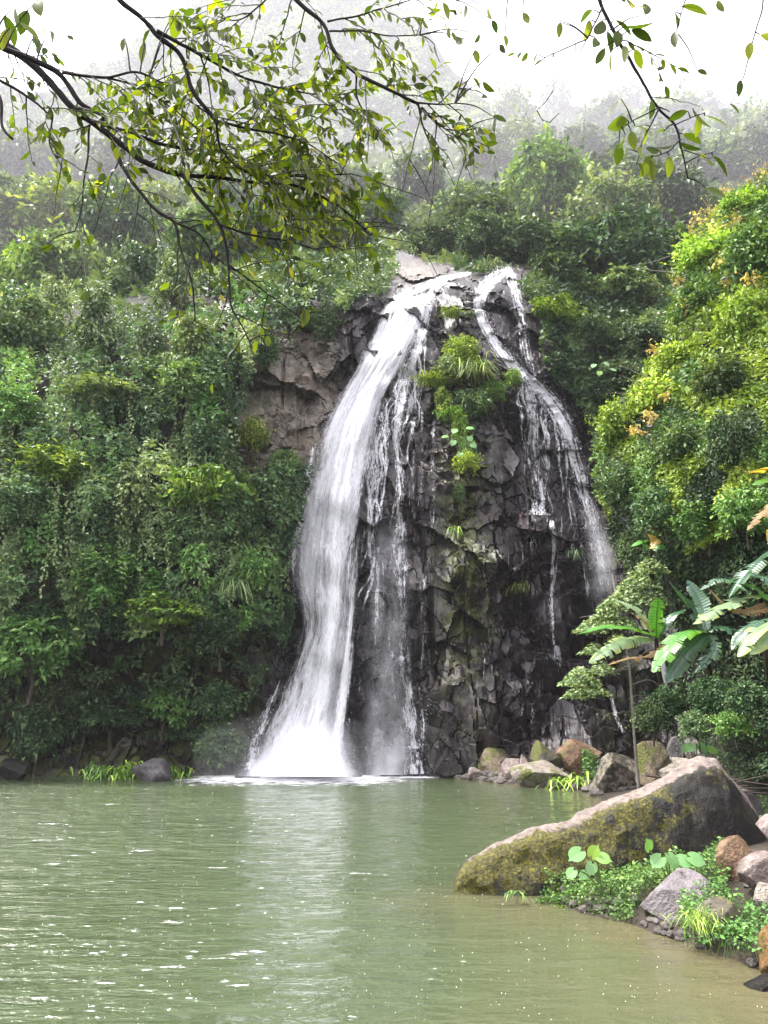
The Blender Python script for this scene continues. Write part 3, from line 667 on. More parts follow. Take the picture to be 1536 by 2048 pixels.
# -- crowns (unit radius), several builds of each kind; copies share them
def crown_mesh(kind, seed):
    rng = np.random.default_rng(seed); mb = MB(); tr = MB()
    cfg = {'broad': (34, 75, .27, .70, .175), 'layered': (24, 85, .34, .26, .165), 'airy': (24, 42, .24, .7, .17), 'bushy': (36, 85, .26, 1.0, .145), 'drape': (30, 70, .25, 1.0, .15)}[kind]
    nc, nl, cr, fl, lf = cfg
    C = []
    tries = 0
    while len(C) < nc:
        tries += .3
        d = nrm(rng.normal(size=3)); r = rng.uniform(.25, 1) ** .45 * .82
        if kind == 'layered': p = np.array([d[0] * r * 1.15, d[1] * r * 1.15, np.round((d[2] * r * .75) / .28) * .28 + rng.uniform(-.04, .04)])
        elif kind == 'drape': p = d * r * np.array([.62, .62, 1.5])
        elif kind == 'airy': p = d * r * np.array([.8, .8, 1.2])
        else: p = d * r * np.array([1, 1, .88])
        if kind != 'drape' and p[2] < -.55: continue
        if C and min(np.linalg.norm(p - q) for q in C) < .24 - .001 * tries: continue
        C.append(p)
    C = np.array(C)
    for c in C:
        k = int(nl * rng.uniform(.6, 1.4)); r = cr * rng.uniform(.7, 1.3)
        d = nrm(rng.normal(size=(k, 3)) + np.array([0, 0, .5])); q = d * r * rng.uniform(.5, 1.0, (k, 1)); q[:, 2] *= fl
        P = c + q
        N = nrm(d * np.array([1, 1, 1.0 / max(fl, .4)]) * .5 + np.array([0, 0, .6]) + .45 * rng.normal(size=(k, 3)))
        ax = d * np.array([1, 1, .3]) + .6 * rng.normal(size=(k, 3)) + np.array([0, 0, -.35 if kind != 'drape' else -1.0])
        ax -= (ax * N).sum(-1)[:, None] * N * .8
        scatter(mb, DIAMOND, P, ax, N, lf * rng.uniform(.6, 1.3, k), rng, rnd=np.clip(.6 * rng.random(k) + .4 * rng.random(), 0, 1))
    # stray shoots that break the outline
    for _ in range(26 if kind != 'airy' else 14):
        d = nrm(rng.normal(size=3) + np.array([0, 0, .35])); k = 11; q = np.linspace(.6, rng.uniform(1.0, 1.28), k)
        sc = np.array([.62, .62, 1.5]) if kind == 'drape' else np.array([1.05, 1.05, .55 if kind == 'layered' else .92])
        P = d * sc * q[:, None] + np.array([0, 0, -.30]) * (q[:, None] - .6) ** 2 + .03 * rng.normal(size=(k, 3))
        ax = d * .6 + rng.normal(size=(k, 3)) * .7; N = nrm(np.array([0, 0, .9]) + .5 * rng.normal(size=(k, 3)))
        scatter(mb, DIAMOND, P, ax, N, lf * rng.uniform(.7, 1.2, k), rng)
    # stem and limbs
    base = np.array([0, 0, -1.25]); top = np.array([.05, 0, .1])
    add_tube(tr, smooth_path([base, [.06, .03, -.7], [0, -.03, -.3], top], 12), np.linspace(.055, .03, 12), 7)
    for c in C[::3]:
        s = np.array([.02, 0, rng.uniform(-.75, -.1)])
        add_tube(tr, smooth_path([s, (s + c) / 2 + np.array([0, 0, -.06]), c], 7), np.linspace(.024, .008, 7), 5)
    return mb.mesh(kind + '_crown'), tr.mesh(kind + '_trunk')
PROTO = {k: [crown_mesh(k, 100 + 17 * j + 5 * i) for i in range(3)] for j, k in enumerate(('broad', 'layered', 'airy', 'bushy', 'drape'))}
prng = random.Random(4)
def plant(name, u, v, rpx, kind, tint, label, cat, group, dep, sx=1.0, sz=1.0, bark=None):
    """a tree or shrub whose crown is centred on that direction of view, at that depth"""
    u += prng.uniform(-14, 14); v += prng.uniform(-12, 12); Y = float(dep); p = at(u, v, Y); r = float(rpx * span(v, Y))
    t = empty(name, (p[0], p[1], p[2] - 1.25 * r * sz), label, cat, group)
    t.rotation_euler = (prng.uniform(-.14, .14), prng.uniform(-.14, .14), prng.uniform(0, 6.28)); sx *= prng.uniform(.82, 1.22); sz *= prng.uniform(.8, 1.3)
    cm, tm = PROTO[kind][prng.randrange(3)]
    for nm, me, mt in (('crown', cm, LM[tint]), ('trunk', tm, bark or BARK)):
        if not me.materials: me.materials.append(mt)
        o = bpy.data.objects.new(nm, me); COL.objects.link(o); o.parent = t
        o.material_slots[0].link = 'OBJECT'; o.material_slots[0].material = mt
        o.location = (0, 0, 1.25 * r * sz); o.scale = (r * sx, r * sx, r * sz)
    return t

# -- masses: far wood, hillside undergrowth, creepers on the left wall, thicket on the right slope
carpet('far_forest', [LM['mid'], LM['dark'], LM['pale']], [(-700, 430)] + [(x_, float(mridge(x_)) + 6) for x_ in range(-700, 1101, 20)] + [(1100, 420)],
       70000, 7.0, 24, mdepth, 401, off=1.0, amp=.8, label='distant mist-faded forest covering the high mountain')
GH = [(-700, 560), (-700, 215), (0, 295), (200, 310), (400, 338), (600, 328), (800, 300), (900, 275), (1000, 238), (1100, 226), (1250, 218), (1400, 216), (1536, 232), (1900, 190), (1900, 560), (1250, 560), (1080, 545), (1030, 520), (970, 545), (900, 530), (800, 500), (700, 545), (560, 600), (400, 590)]
carpet('hill_undergrowth', [LM['mid'], LM['dark'], LM['mid'], LM['pale']], GH, 90000, .36, 30, D, 402, off=.2, amp=.8, label='dense undergrowth between the trees of the misty hillside')
GL = [(-600, 560), (0, 540), (200, 545), (420, 540), (560, 560), (640, 585), (600, 640), (540, 660), (515, 700), (500, 790), (478, 830), (470, 900), (520, 940), (560, 930), (620, 925), (605, 1000), (590, 1080), (570, 1160), (560, 1240), (470, 1260), (330, 1230), (260, 1270), (140, 1290), (-600, 1330)]
carpet('wall_creepers', [LM['mid'], LM['dark'], LM['mid'], LM['pale'], LM['fresh'], LM['pale']], GL, 95000, .20, 38, D, 403, off=.55, amp=1.45, asp=1.9, hole=.38, label='tangled creepers curtaining the left wall of the gorge')
carpet('wall_creepers', [LM['dark'], LM['mid'], LM['dark']], [(-500, 1240), (260, 1220), (560, 1180), (585, 1240), (540, 1330), (500, 1400), (440, 1480), (400, 1500), (300, 1470), (180, 1440), (80, 1460), (-500, 1480)], 16000, .18, 26, D, 404, off=.35, amp=.9, hole=.52, label='sparse dark creepers hanging low on the left wall above the water')
carpet('crest_creepers', [LM['dark'], LM['mid'], LM['dark']], [(540, 490), (790, 495), (800, 530), (775, 575), (740, 600), (690, 650), (650, 665), (600, 650), (560, 610)], 9000, .17, 24, D, 409, off=.3, amp=.8, hole=.36, label='dark creepers hanging over the rim left of the lip of the fall')
GR = [(1535, 330), (1455, 395), (1405, 450), (1350, 520), (1340, 600), (1312, 700), (1245, 800), (1200, 850), (1185, 900), (1200, 1000), (1240, 1100), (1270, 1170), (1330, 1130), (1400, 1100), (1480, 1080), (1600, 1040), (2300, 1000), (2300, 300)]
SD = lambda u, v: slope_depth(np.maximum(u, slope_edge(v) - 0), v)
carpet('slope_thicket', [LM['lime'], LM['yel'], LM['fresh'], LM['lime']], [(1535, 330), (1455, 395), (1405, 450), (1350, 520), (1340, 600), (1312, 700), (1250, 790), (1400, 830), (1540, 800), (2300, 800), (2300, 300)], 42000, .20, 38, SD, 405, off=.5, amp=.8, label='bright yellow-green thicket of vines topping the right slope')
carpet('slope_thicket', [LM['fresh'], LM['lime'], LM['dark'], LM['mid']], [(1245, 790), (1200, 850), (1185, 900), (1200, 1000), (1240, 1100), (1270, 1170), (1330, 1140), (1420, 1090), (1500, 1060), (2300, 1000), (2300, 780), (1540, 790), (1400, 820)], 46000, .15, 32, SD, 406, off=.5, amp=.8, label='glossy green leaves covering the middle of the right slope')
carpet('gorge_undergrowth', [LM['dark'], LM['dark'], LM['mid']], [(1040, 560), (1100, 530), (1360, 520), (1360, 800), (1230, 900), (1180, 860), (1150, 800), (1110, 760), (1080, 690), (1070, 620)], 20000, .22, 26, D, 407, off=.3, amp=.9, label='dark leaves in the shaded gully right of the cascade')

carpet('slope_thicket', [LM['dark'], LM['dark'], LM['mid']], [(1215, 1040), (1250, 1100), (1300, 1100), (1400, 1090), (1540, 1050), (2300, 990), (2300, 1580), (1420, 1560), (1385, 1450), (1335, 1330), (1270, 1200)], 34000, .15, 34, SD, 408, off=.25, amp=.7, hole=.25, label='sparse dark leaves in the deep shade behind the banana plants')

# strings of vine that hang down the left wall
rng = np.random.default_rng(88); mb = MB()
for i in range(110):
    u0 = rng.uniform(-60, 590); v0 = rng.uniform(540, 1080); ln = rng.uniform(70, 260); v1 = min(v0 + ln, 1250); k = int((v1 - v0) / 2.6)
    if u0 > 470 and 640 < v0 < 930: continue
    t_ = np.linspace(0, 1, k); uv = u0 + 8 * np.sin(t_ * 3 + i) + rng.normal(0, 5, k) * (1 - .5 * t_); vv_ = v0 + (v1 - v0) * t_
    Y0 = float(D(u0, v0)); y_ = np.minimum(Y0, D(uv, vv_)) - 1.7 - .25 * t_ * rng.random()
    P = at(uv, vv_, y_); N = nrm(np.array([0, -.7, .5]) + .45 * rng.normal(size=(k, 3))); ax = rng.normal(size=(k, 3)) * .6 + np.array([0, -.2, -.9])
    scatter(mb, DIAMOND, P, ax, N, .13 * rng.uniform(.6, 1.4, k) * max(1, Y0 / 34), rng, width=1.2, rnd=np.clip(rng.random() * .6 + .4 * rng.random(k), 0, 1))
tag(mb.build('hanging_vines', LM['pale']), 'strings of pale vines hanging down the left wall of the gorge', None, None, 'stuff')

# -- trees one can tell apart
HILLT = [  # u, v, radius px, kind, tint, label
 (1040, 262, 52, 'broad', 'pale', 'rounded pale tree where the right ridge meets the misty mountain'),
 (1132, 212, 44, 'airy', 'mid', 'thin feathery tree standing out against the white sky on the right ridge'),
 (1192, 262, 50, 'broad', 'mid', 'low broad tree on the skyline beside the thin feathery one'),
 (1262, 196, 46, 'airy', 'dark', 'tallest dark tree on the skyline behind the hanging right-hand spray'),
 (1330, 245, 54, 'broad', 'pale', 'pale round tree on the ridge behind the tip of the hanging spray'),
 (1405, 204, 40, 'airy', 'mid', 'sparse tree poking above the far right part of the ridge'),
 (1460, 262, 58, 'broad', 'mid', 'wide hazy tree on the ridge near the right edge of the photo'),
 (1530, 258, 54, 'broad', 'pale', 'rightmost pale tree on the ridge'),
 (985, 330, 62, 'broad', 'mid', 'misty tree below the left end of the right ridge'),
 (1070, 322, 66, 'broad', 'yel', 'light green tree with a full crown just below the ridge, left of centre'),
 (1160, 335, 62, 'bushy', 'mid', 'bushy tree below the thin feathery skyline tree'),
 (1250, 325, 66, 'broad', 'mid', 'tree crown directly behind the hanging spray of leaves'),
 (1345, 340, 68, 'broad', 'dark', 'shadowy tree behind the lowest leaves of the hanging spray'),
 (1440, 335, 62, 'broad', 'mid', 'hazy tree just above the orange tips of the right thicket'),
 (1530, 325, 58, 'bushy', 'dark', 'dim tree between the ridge and the thicket at the right edge'),
 (925, 420, 66, 'broad', 'mid', 'grey-green tree above the notch where the water begins'),
 (1010, 398, 70, 'layered', 'mid', 'tiered tree above the top of the forked cascade'),
 (1100, 412, 78, 'broad', 'yel', 'brightest full crown in the middle of the wooded hillside'),
 (1195, 395, 74, 'broad', 'mid', 'large dome-shaped tree right of the brightest crown on the hillside'),
 (1230, 440, 80, 'bushy', 'pale', 'big grey-green domed tree on the lower right hillside'),
 (1318, 425, 78, 'broad', 'dark', 'dark tree between the grey dome and the orange-tipped thicket'),
 (1395, 420, 66, 'bushy', 'mid', 'tree half hidden behind the top of the right thicket'),
 (880, 482, 56, 'bushy', 'dark', 'dark shrubby tree overhanging the notch of the fall'),
 (945, 500, 44, 'bushy', 'mid', 'small bush leaning over the water at the top notch'),
 (975, 455, 60, 'broad', 'mid', 'tree standing just behind the apex of the cascade'),
 (1060, 490, 72, 'broad', 'mid', 'full green tree right of the apex of the cascade'),
 (1150, 505, 74, 'broad', 'dark', 'dark spreading tree on the slope right of the apex'),
 (1245, 520, 76, 'bushy', 'dark', 'shaded tree above the gully with the tiered shrubs'),
 (1335, 515, 66, 'broad', 'mid', 'tree wedged between the gully and the right thicket'),
 (830, 380, 62, 'broad', 'mid', 'misty tree below the right tip of the overhanging branch'),
 (760, 430, 66, 'broad', 'mid', 'dim tree behind the yellow leaves at the tip of the low branch'),
 (690, 470, 62, 'bushy', 'dark', 'dark tree hanging over the rim left of the lip'),
 (610, 450, 70, 'broad', 'mid', 'shadowy tree behind the dense middle of the overhanging branch'),
 (520, 470, 68, 'broad', 'dark', 'dark tree on the rim above the bare left rock'),
 (560, 370, 62, 'broad', 'pale', 'pale tree showing through the branch leaves at the foot of the mountain'),
 (700, 365, 60, 'broad', 'pale', 'hazy tree at the foot of the mountain right of the dense branch leaves'),
 (430, 400, 70, 'broad', 'mid', 'misty tree behind the forked twig in the upper left'),
 (330, 430, 72, 'broad', 'pale', 'pale hazy tree left of the forked twig'),
 (240, 350, 64, 'broad', 'mid', 'faded tree under the left limb of the overhanging branch'),
 (120, 345, 62, 'broad', 'pale', 'faded tree on the left hill below the bare drooping twig'),
 (30, 350, 64, 'broad', 'mid', 'faded tree at the left edge of the photo, highest on the left hill'),
 (40, 450, 74, 'broad', 'pale', 'light green tree on the left hill at the edge of the photo'),
 (150, 445, 70, 'broad', 'yel', 'yellowish round tree on the left hill beside the hanging twigs'),
 (250, 480, 70, 'bushy', 'mid', 'bushy tree on the left hill below the lone yellow leaf'),
 (420, 500, 70, 'broad', 'mid', 'tree at the rim behind the lowest drooping twigs'),
]
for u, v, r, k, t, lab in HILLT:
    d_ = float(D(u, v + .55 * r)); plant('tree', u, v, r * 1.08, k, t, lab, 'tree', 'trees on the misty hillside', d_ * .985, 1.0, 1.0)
WALLT = [
 (40, 575, 76, 'broad', 'yel', 'yellow-topped tree at the left edge above the creepers'),
 (150, 560, 72, 'broad', 'pale', 'pale tree beside the yellow-topped one on the left rim'),
 (255, 585, 70, 'broad', 'mid', 'green tree on the left rim right of the pale one'),
 (345, 610, 60, 'drape', 'pale', 'tall column of pale vines hanging from the left rim'),
 (110, 660, 66, 'drape', 'pale', 'pale-leaved vine mass on the upper left wall'),
 (30, 690, 66, 'bushy', 'mid', 'bushy shrub at the left edge below the yellow-topped tree'),
 (215, 690, 66, 'drape', 'mid', 'long mass of vines in the upper middle of the left wall'),
 (300, 720, 56, 'drape', 'mid', 'trailing vine curtain left of the bare rock ledge'),
 (390, 690, 56, 'drape', 'pale', 'silvery vine column beside the bare rock'),
 (450, 720, 50, 'bushy', 'mid', 'leafy shrub against the edge of the pale bare rock'),
 (200, 790, 60, 'layered', 'pale', 'arching pale shrub halfway up the left wall'),
 (375, 790, 52, 'broad', 'fresh', 'bright green shrub midway on the left wall'),
 (20, 830, 60, 'bushy', 'fresh', 'fresh green shrub at the left edge halfway up the wall'),
 (120, 930, 62, 'broad', 'yel', 'yellow-green arching shrub on the left wall'),
 (60, 1010, 66, 'bushy', 'mid', 'dense shrub low on the left edge of the wall'),
 (250, 1010, 64, 'drape', 'pale', 'pale drooping shrub in the centre of the left wall'),
 (400, 1000, 62, 'layered', 'yel', 'yellow-green tiered shrub left of the main curtain'),
 (480, 980, 56, 'drape', 'yel', 'yellowish creeper clump between the tiered shrub and the white water'),
 (560, 1000, 56, 'bushy', 'mid', 'green creeper clump touching the spray of the main curtain'),
 (200, 1130, 66, 'broad', 'fresh', 'fresh green shrub above the domed bush on the left'),
 (370, 1075, 56, 'broad', 'mid', 'tiered shrub beneath the yellow-green one'),
 (340, 1200, 60, 'layered', 'yel', 'small tree with flat yellow-green tiers on the lower left wall'),
 (500, 1150, 54, 'bushy', 'fresh', 'bright shrub with strappy leaves left of the bulge of spray'),
 (75, 1275, 92, 'broad', 'fresh', 'large domed light-green bush low on the left, over the dark rocks'),
 (430, 1270, 52, 'bushy', 'dark', 'dark shrub on the lower wall left of the fall'),
 (240, 1420, 66, 'layered', 'dark', 'low dark-green spreading shrub above the left waterline'),
 (330, 1425, 50, 'layered', 'fresh', 'small spreading shrub right of the dark one above the waterline'),
 (60, 1490, 56, 'broad', 'dark', 'dark bush overhanging the waterline at the left edge'),
 (150, 1455, 50, 'bushy', 'dark', 'dark bush between the left edge and the ferns'),
 (420, 1490, 44, 'broad', 'mid', 'low bush right of the ferns above the waterline'),
 (435, 1410, 46, 'bushy', 'mid', 'small bush at the foot of the wall beside the fall'),
 (545, 690, 34, 'drape', 'mid', 'narrow vine strand hanging over the top of the bare tan rock'),
 (520, 880, 36, 'bushy', 'yel', 'yellowish bush growing on the bottom of the bare tan rock'),
 (585, 930, 34, 'bushy', 'fresh', 'fresh bush between the bare tan rock and the white water'),
 (640, 640, 30, 'drape', 'dark', 'dark strand of vines beside the lip of the fall'),
 (560, 1250, 34, 'drape', 'dark', 'thin dark creeper behind the bottom of the spray'),
]
for u, v, r, k, t, lab in WALLT:
    off_ = .55 + .55 * r * float(span(v, 27.)) ; d_ = float(D(u, v)) - off_ - .3
    plant('shrub', u, v, r * 1.05, k, t, lab, 'shrub', 'shrubs on the left wall', d_)
GULLY = [
 (1120, 560, 56, 'layered', 'mid', 'flat-topped shrub beside the upper right strand of the cascade'),
 (1215, 590, 66, 'layered', 'mid', 'tiered spreading tree in the dark gully'),
 (1110, 630, 46, 'layered', 'yel', 'low yellowish tier of leaves over the right strand'),
 (1290, 600, 58, 'layered', 'pale', 'pale tiered shrub in the gully below the thicket'),
 (1180, 690, 50, 'layered', 'dark', 'dim tiered shrub in the depth of the gully'),
 (1270, 680, 54, 'broad', 'dark', 'dark shrub in the shade of the right thicket'),
 (1190, 790, 44, 'bushy', 'dark', 'dark bush beside the fork of the cascade'),
 (1240, 760, 48, 'broad', 'mid', 'leafy bush at the bottom of the gully'),
]
for u, v, r, k, t, lab in GULLY:
    plant('shrub', u, v, r, k, t, lab, 'shrub', 'shrubs in the right gully', float(D(u, v)) - .6 - .5 * r * float(span(v, 32)))
THICK = [
 (1490, 410, 56, 'layered', 'lime', 'yellow-green crown with orange tips at the top of the right thicket'),
 (1420, 500, 60, 'layered', 'lime', 'yellow-green vine clump leaning left from the thicket'),
 (1505, 530, 66, 'broad', 'fresh', 'bright round clump on the thicket below the orange tips'),
 (1400, 600, 60, 'broad', 'fresh', 'bright clump of leaves facing the gully'),
 (1490, 650, 66, 'broad', 'lime', 'sunlit yellow clump in the middle of the thicket'),
 (1370, 700, 58, 'broad', 'lime', 'arching clump above the bare pale twigs'),
 (1470, 770, 62, 'broad', 'mid', 'glossy dark-leaved shrub under the sunlit yellow clump'),
 (1320, 800, 56, 'broad', 'lime', 'clump of fresh leaves below the bare pale twigs'),
 (1245, 870, 56, 'bushy', 'lime', 'small-leaved bush jutting left over the right strand'),
 (1370, 880, 60, 'broad', 'mid', 'glossy green shrub behind the jutting small-leaved bush'),
 (1250, 960, 58, 'bushy', 'mid', 'dense small-leaved bush under the jutting one'),
 (1330, 1010, 58, 'bushy', 'mid', 'dense bush in the centre of the right slope'),
 (1470, 900, 60, 'bushy', 'dark', 'dark shrub in the shade above the tall banana leaf'),
 (1400, 1040, 52, 'bushy', 'fresh', 'fresh green bush above the banana plants'),
 (1500, 1040, 50, 'broad', 'fresh', 'fresh leaves hanging over the banana plants at the right edge'),
 (1345, 1415, 40, 'bushy', 'dark', 'dark low bush behind the lichen-spotted boulder and the banana stems'),
 (1425, 1400, 46, 'bushy', 'dark', 'dark bush in the shade under the drooping banana leaves'),
 (1312, 1452, 34, 'bushy', 'mid', 'low bush hiding the foot of the leftmost banana stem'),
 (1388, 1450, 36, 'broad', 'mid', 'low bush right above the crest of the giant slab'),
 (1462, 1440, 40, 'broad', 'fresh', 'fresh low bush between the giant slab and the shaded banana stems'),
 (1500, 1390, 46, 'broad', 'dark', 'dark bush under the silvery torn banana leaf'),
 (1265, 1090, 46, 'bushy', 'mid', 'bush at the lower edge of the slope beside the spray veil'),
]
for u, v, r, k, t, lab in THICK:
    plant('shrub', u, v, r, k, t, lab, 'shrub', 'shrubs on the right slope', float(SD(u, v)) - .5 - .55 * r * float(span(v, 15)) if v < 1300 else {1345: 13.0, 1425: 12.4, 1500: 10.9, 1312: 12.9, 1388: 12.3, 1462: 11.2}[u])
# the small tree that leans out over the rocks on a thin grey stem
t = empty('tree', at(1268, 1462, 15.2), 'slender pale-stemmed small tree leaning out over the bank rocks', 'tree')
mb = MB(); g0 = at(1270, 1480, 15.2); g0[2] = float(bank_z(g0[0], g0[1])) - .05
P = smooth_path(np.concatenate([g0[None], at(np.array([1268, 1264, 1258, 1240, 1225]), np.array([1462, 1400, 1330, 1240, 1150]), np.array([15.2, 15.2, 15.3, 15.6, 15.8]))]), 28)
add_tube(mb, P, np.linspace(.034, .014, 28), 7)
for a in ([(1258, 1330), (1225, 1345), (1180, 1360)], [(1258, 1330), (1300, 1300), (1340, 1290)], [(1240, 1240), (1200, 1230), (1160, 1235)], [(1262, 1370), (1300, 1360), (1330, 1380)], [(1240, 1240), (1270, 1200), (1290, 1180)]):
    a = np.array(a, float); add_tube(mb, smooth_path(at(a[:, 0], a[:, 1], 15.3 + 0 * a[:, 0]), 10), np.linspace(.014, .005, 10), 5)
mb.build('trunk', BARK_PALE, t)
mb = MB(); rng = np.random.default_rng(77)
for (u, v, a, b, n) in [(1160, 1352, 36, 17, 900), (1185, 1378, 30, 13, 500), (1205, 1335, 26, 12, 420), (1150, 1385, 22, 9, 300), (1212, 1232, 40, 14, 800), (1180, 1252, 30, 11, 450), (1255, 1190, 44, 17, 1000), (1280, 1160, 42, 16, 900), (1225, 1208, 32, 12, 500), (1190, 1296, 28, 10, 320), (1300, 1130, 36, 14, 650), (1250, 1245, 30, 12, 420), (1235, 1275, 24, 10, 260), (1310, 1195, 32, 14, 500)]:
    th = rng.random(n) * 6.28; rr = np.sqrt(rng.random(n)); 
    cu_ = u + a * rr * np.cos(th) * (1 + .25 * np.sin(3 * th)); cv_ = v + b * rr * np.sin(th) * (1 + .25 * np.cos(4 * th)); cv_ = cv_ + .25 * np.abs(cu_ - u)
    dep_ = 15.4 + rng.normal(0, .35, n)
    Pp = at(cu_, cv_, dep_); N = nrm(np.array([0, -.25, 1]) + .5 * rng.normal(size=(n, 3))); ax = rng.normal(size=(n, 3)) * np.array([1, 1, .3]) + np.array([-.3, -.2, -.3])
    scatter(mb, DIAMOND, Pp, ax, N, rng.uniform(.05, .10, n), rng, width=1.2)
mb.build('crown', LM['pale'], t)
# ------------------------------------------------------------------ boulders
import bmesh
def ico(sub):
    bm = bmesh.new(); bmesh.ops.create_icosphere(bm, subdivisions=sub, radius=1.0)
    V = np.array([v.co[:] for v in bm.verts]); F = np.array([[v.index for v in f.verts] for f in bm.faces]); bm.free(); return V, F
ICO = {k: ico(k) for k in (4, 5, 6)}
def rough_rock(half, seed, planes=16, sub=5, rough=.05, sharp=34):
    """a fractured block: the unit sphere cut by random planes, then roughened"""
    rng = np.random.default_rng(seed); V, F = ICO[sub]
    N = nrm(rng.normal(size=(planes, 3))); h = rng.uniform(.55, .95, planes)
    q = np.clip(V @ N.T, 1e-3, None) / h[None]
    r = 1.0 / (np.sum(q ** sharp, 1) + 1e-9) ** (1 / sharp); r = np.minimum(r, 1.15)
    P = V * r[:, None]; P = P / np.abs(P).max(0)[None]
    n = fbm(P[:, 0] * 3 + seed, P[:, 1] * 3 + P[:, 2] * 2.3, seed, 5) - .5; n2 = fbm(P[:, 0] * 11 + seed, P[:, 2] * 11 + P[:, 1] * 7, seed + 3, 3) - .5
    P = P * (1 + rough * 2.2 * n + rough * .7 * n2)[:, None]
    return P * np.array(half)[None], F
def boulder_material(name, stops, moss=0.0, mosscol=((.030, .040, .006), (.13, .14, .018)), blotch=None, rough=.6, top=False):
    m = M(name); p = m.coord(); n1 = m.noise(p, 1.6, 7, .65); n2 = m.noise(p, 9, 6, .65); n3 = m.noise(p, 38, 4, .6)
    f = m.math('ADD', m.math('MULTIPLY', n1, .5), m.math('MULTIPLY', n2, .5))
    c = m.ramp(f, stops)
    if blotch:
        c = m.mix(m.mapr(m.noise(p, 5.5, 6, .7, .4), .46, .52), c, blotch)
    c = m.mix(m.mapr(n3, .35, .65, 0, .35), c, m.mix(1.0, c, (.55, .55, .55), 'MULTIPLY'))
    h = m.math('ADD', m.math('MULTIPLY', n2, .8), m.math('MULTIPLY', n3, .35))
    nor = m.bump(h, 1.0, .09)
    if moss:
        mk = m.mapr(m.noise(p, 2.2, 6, .68, .3), .72 - .45 * moss, .80 - .45 * moss, 0, 1, True)
        mc = m.ramp(m.noise(p, 26, 5, .7), [(.3, mosscol[0]), (.7, mosscol[1])])
        c = m.mix(mk, c, mc)
    return m.done(m.principled(c, rough, .15 if name == 'stone_dark' else .35, nor))
BM_ = {
 'pink':  boulder_material('stone_pink', [(.40, (0.088, 0.06325, 0.055)), (.5, (0.187, 0.1485, 0.1348)), (.60, (0.275, 0.2365, 0.22))]),
 'pale':  boulder_material('stone_pale', [(.40, (0.121, 0.099, 0.0825)), (.5, (0.231, 0.2035, 0.1705)), (.60, (0.3025, 0.275, 0.2475))], .45),
 'tan':   boulder_material('stone_tan',  [(.40, (0.055, 0.04125, 0.02475)), (.5, (0.1375, 0.1045, 0.066)), (.60, (0.22, 0.1815, 0.1265))], .5),
 'rust':  boulder_material('stone_rust', [(.40, (0.066, 0.033, 0.0165)), (.5, (0.1485, 0.088, 0.04675)), (.60, (0.231, 0.1595, 0.1045))], .35),
 'lichen': boulder_material('stone_lichen', [(.40, (0.0825, 0.066, 0.044)), (.5, (0.1815, 0.154, 0.121)), (.60, (0.253, 0.231, 0.1925))], .3, blotch=(0.02475, 0.0231, 0.0165)),
 'grey':  boulder_material('stone_grey', [(.40, (0.0385, 0.0341, 0.0363)), (.5, (0.088, 0.07975, 0.0825)), (.60, (0.1485, 0.1375, 0.143))], .15, rough=.4),
 'slab':  boulder_material('stone_slab', [(.36, (0.0825, 0.0715, 0.07425)), (.5, (0.165, 0.1458, 0.1513)), (.64, (0.231, 0.209, 0.2145))], .42, ((0.0066, 0.00715, 0.0033), (0.03025, 0.0275, 0.00825)), rough=.5),
 'dark':  boulder_material('stone_dark', [(.40, (0.0066, 0.00605, 0.0055)), (.5, (0.0165, 0.01485, 0.01375)), (.60, (0.03575, 0.0319, 0.0286))], .3, ((0.0066, 0.0088, 0.00275), (0.0275, 0.03025, 0.0066)), rough=.35),
 'mossy': boulder_material('stone_mossy', [(.40, (0.0275, 0.0231, 0.0165)), (.5, (0.0715, 0.0605, 0.044)), (.60, (0.132, 0.1155, 0.088))], .5),
 'orange': boulder_material('stone_orange', [(.40, (.05, .026, .008)), (.5, (.13, .070, .018)), (.60, (.20, .125, .045))], .0, rough=.4),
}
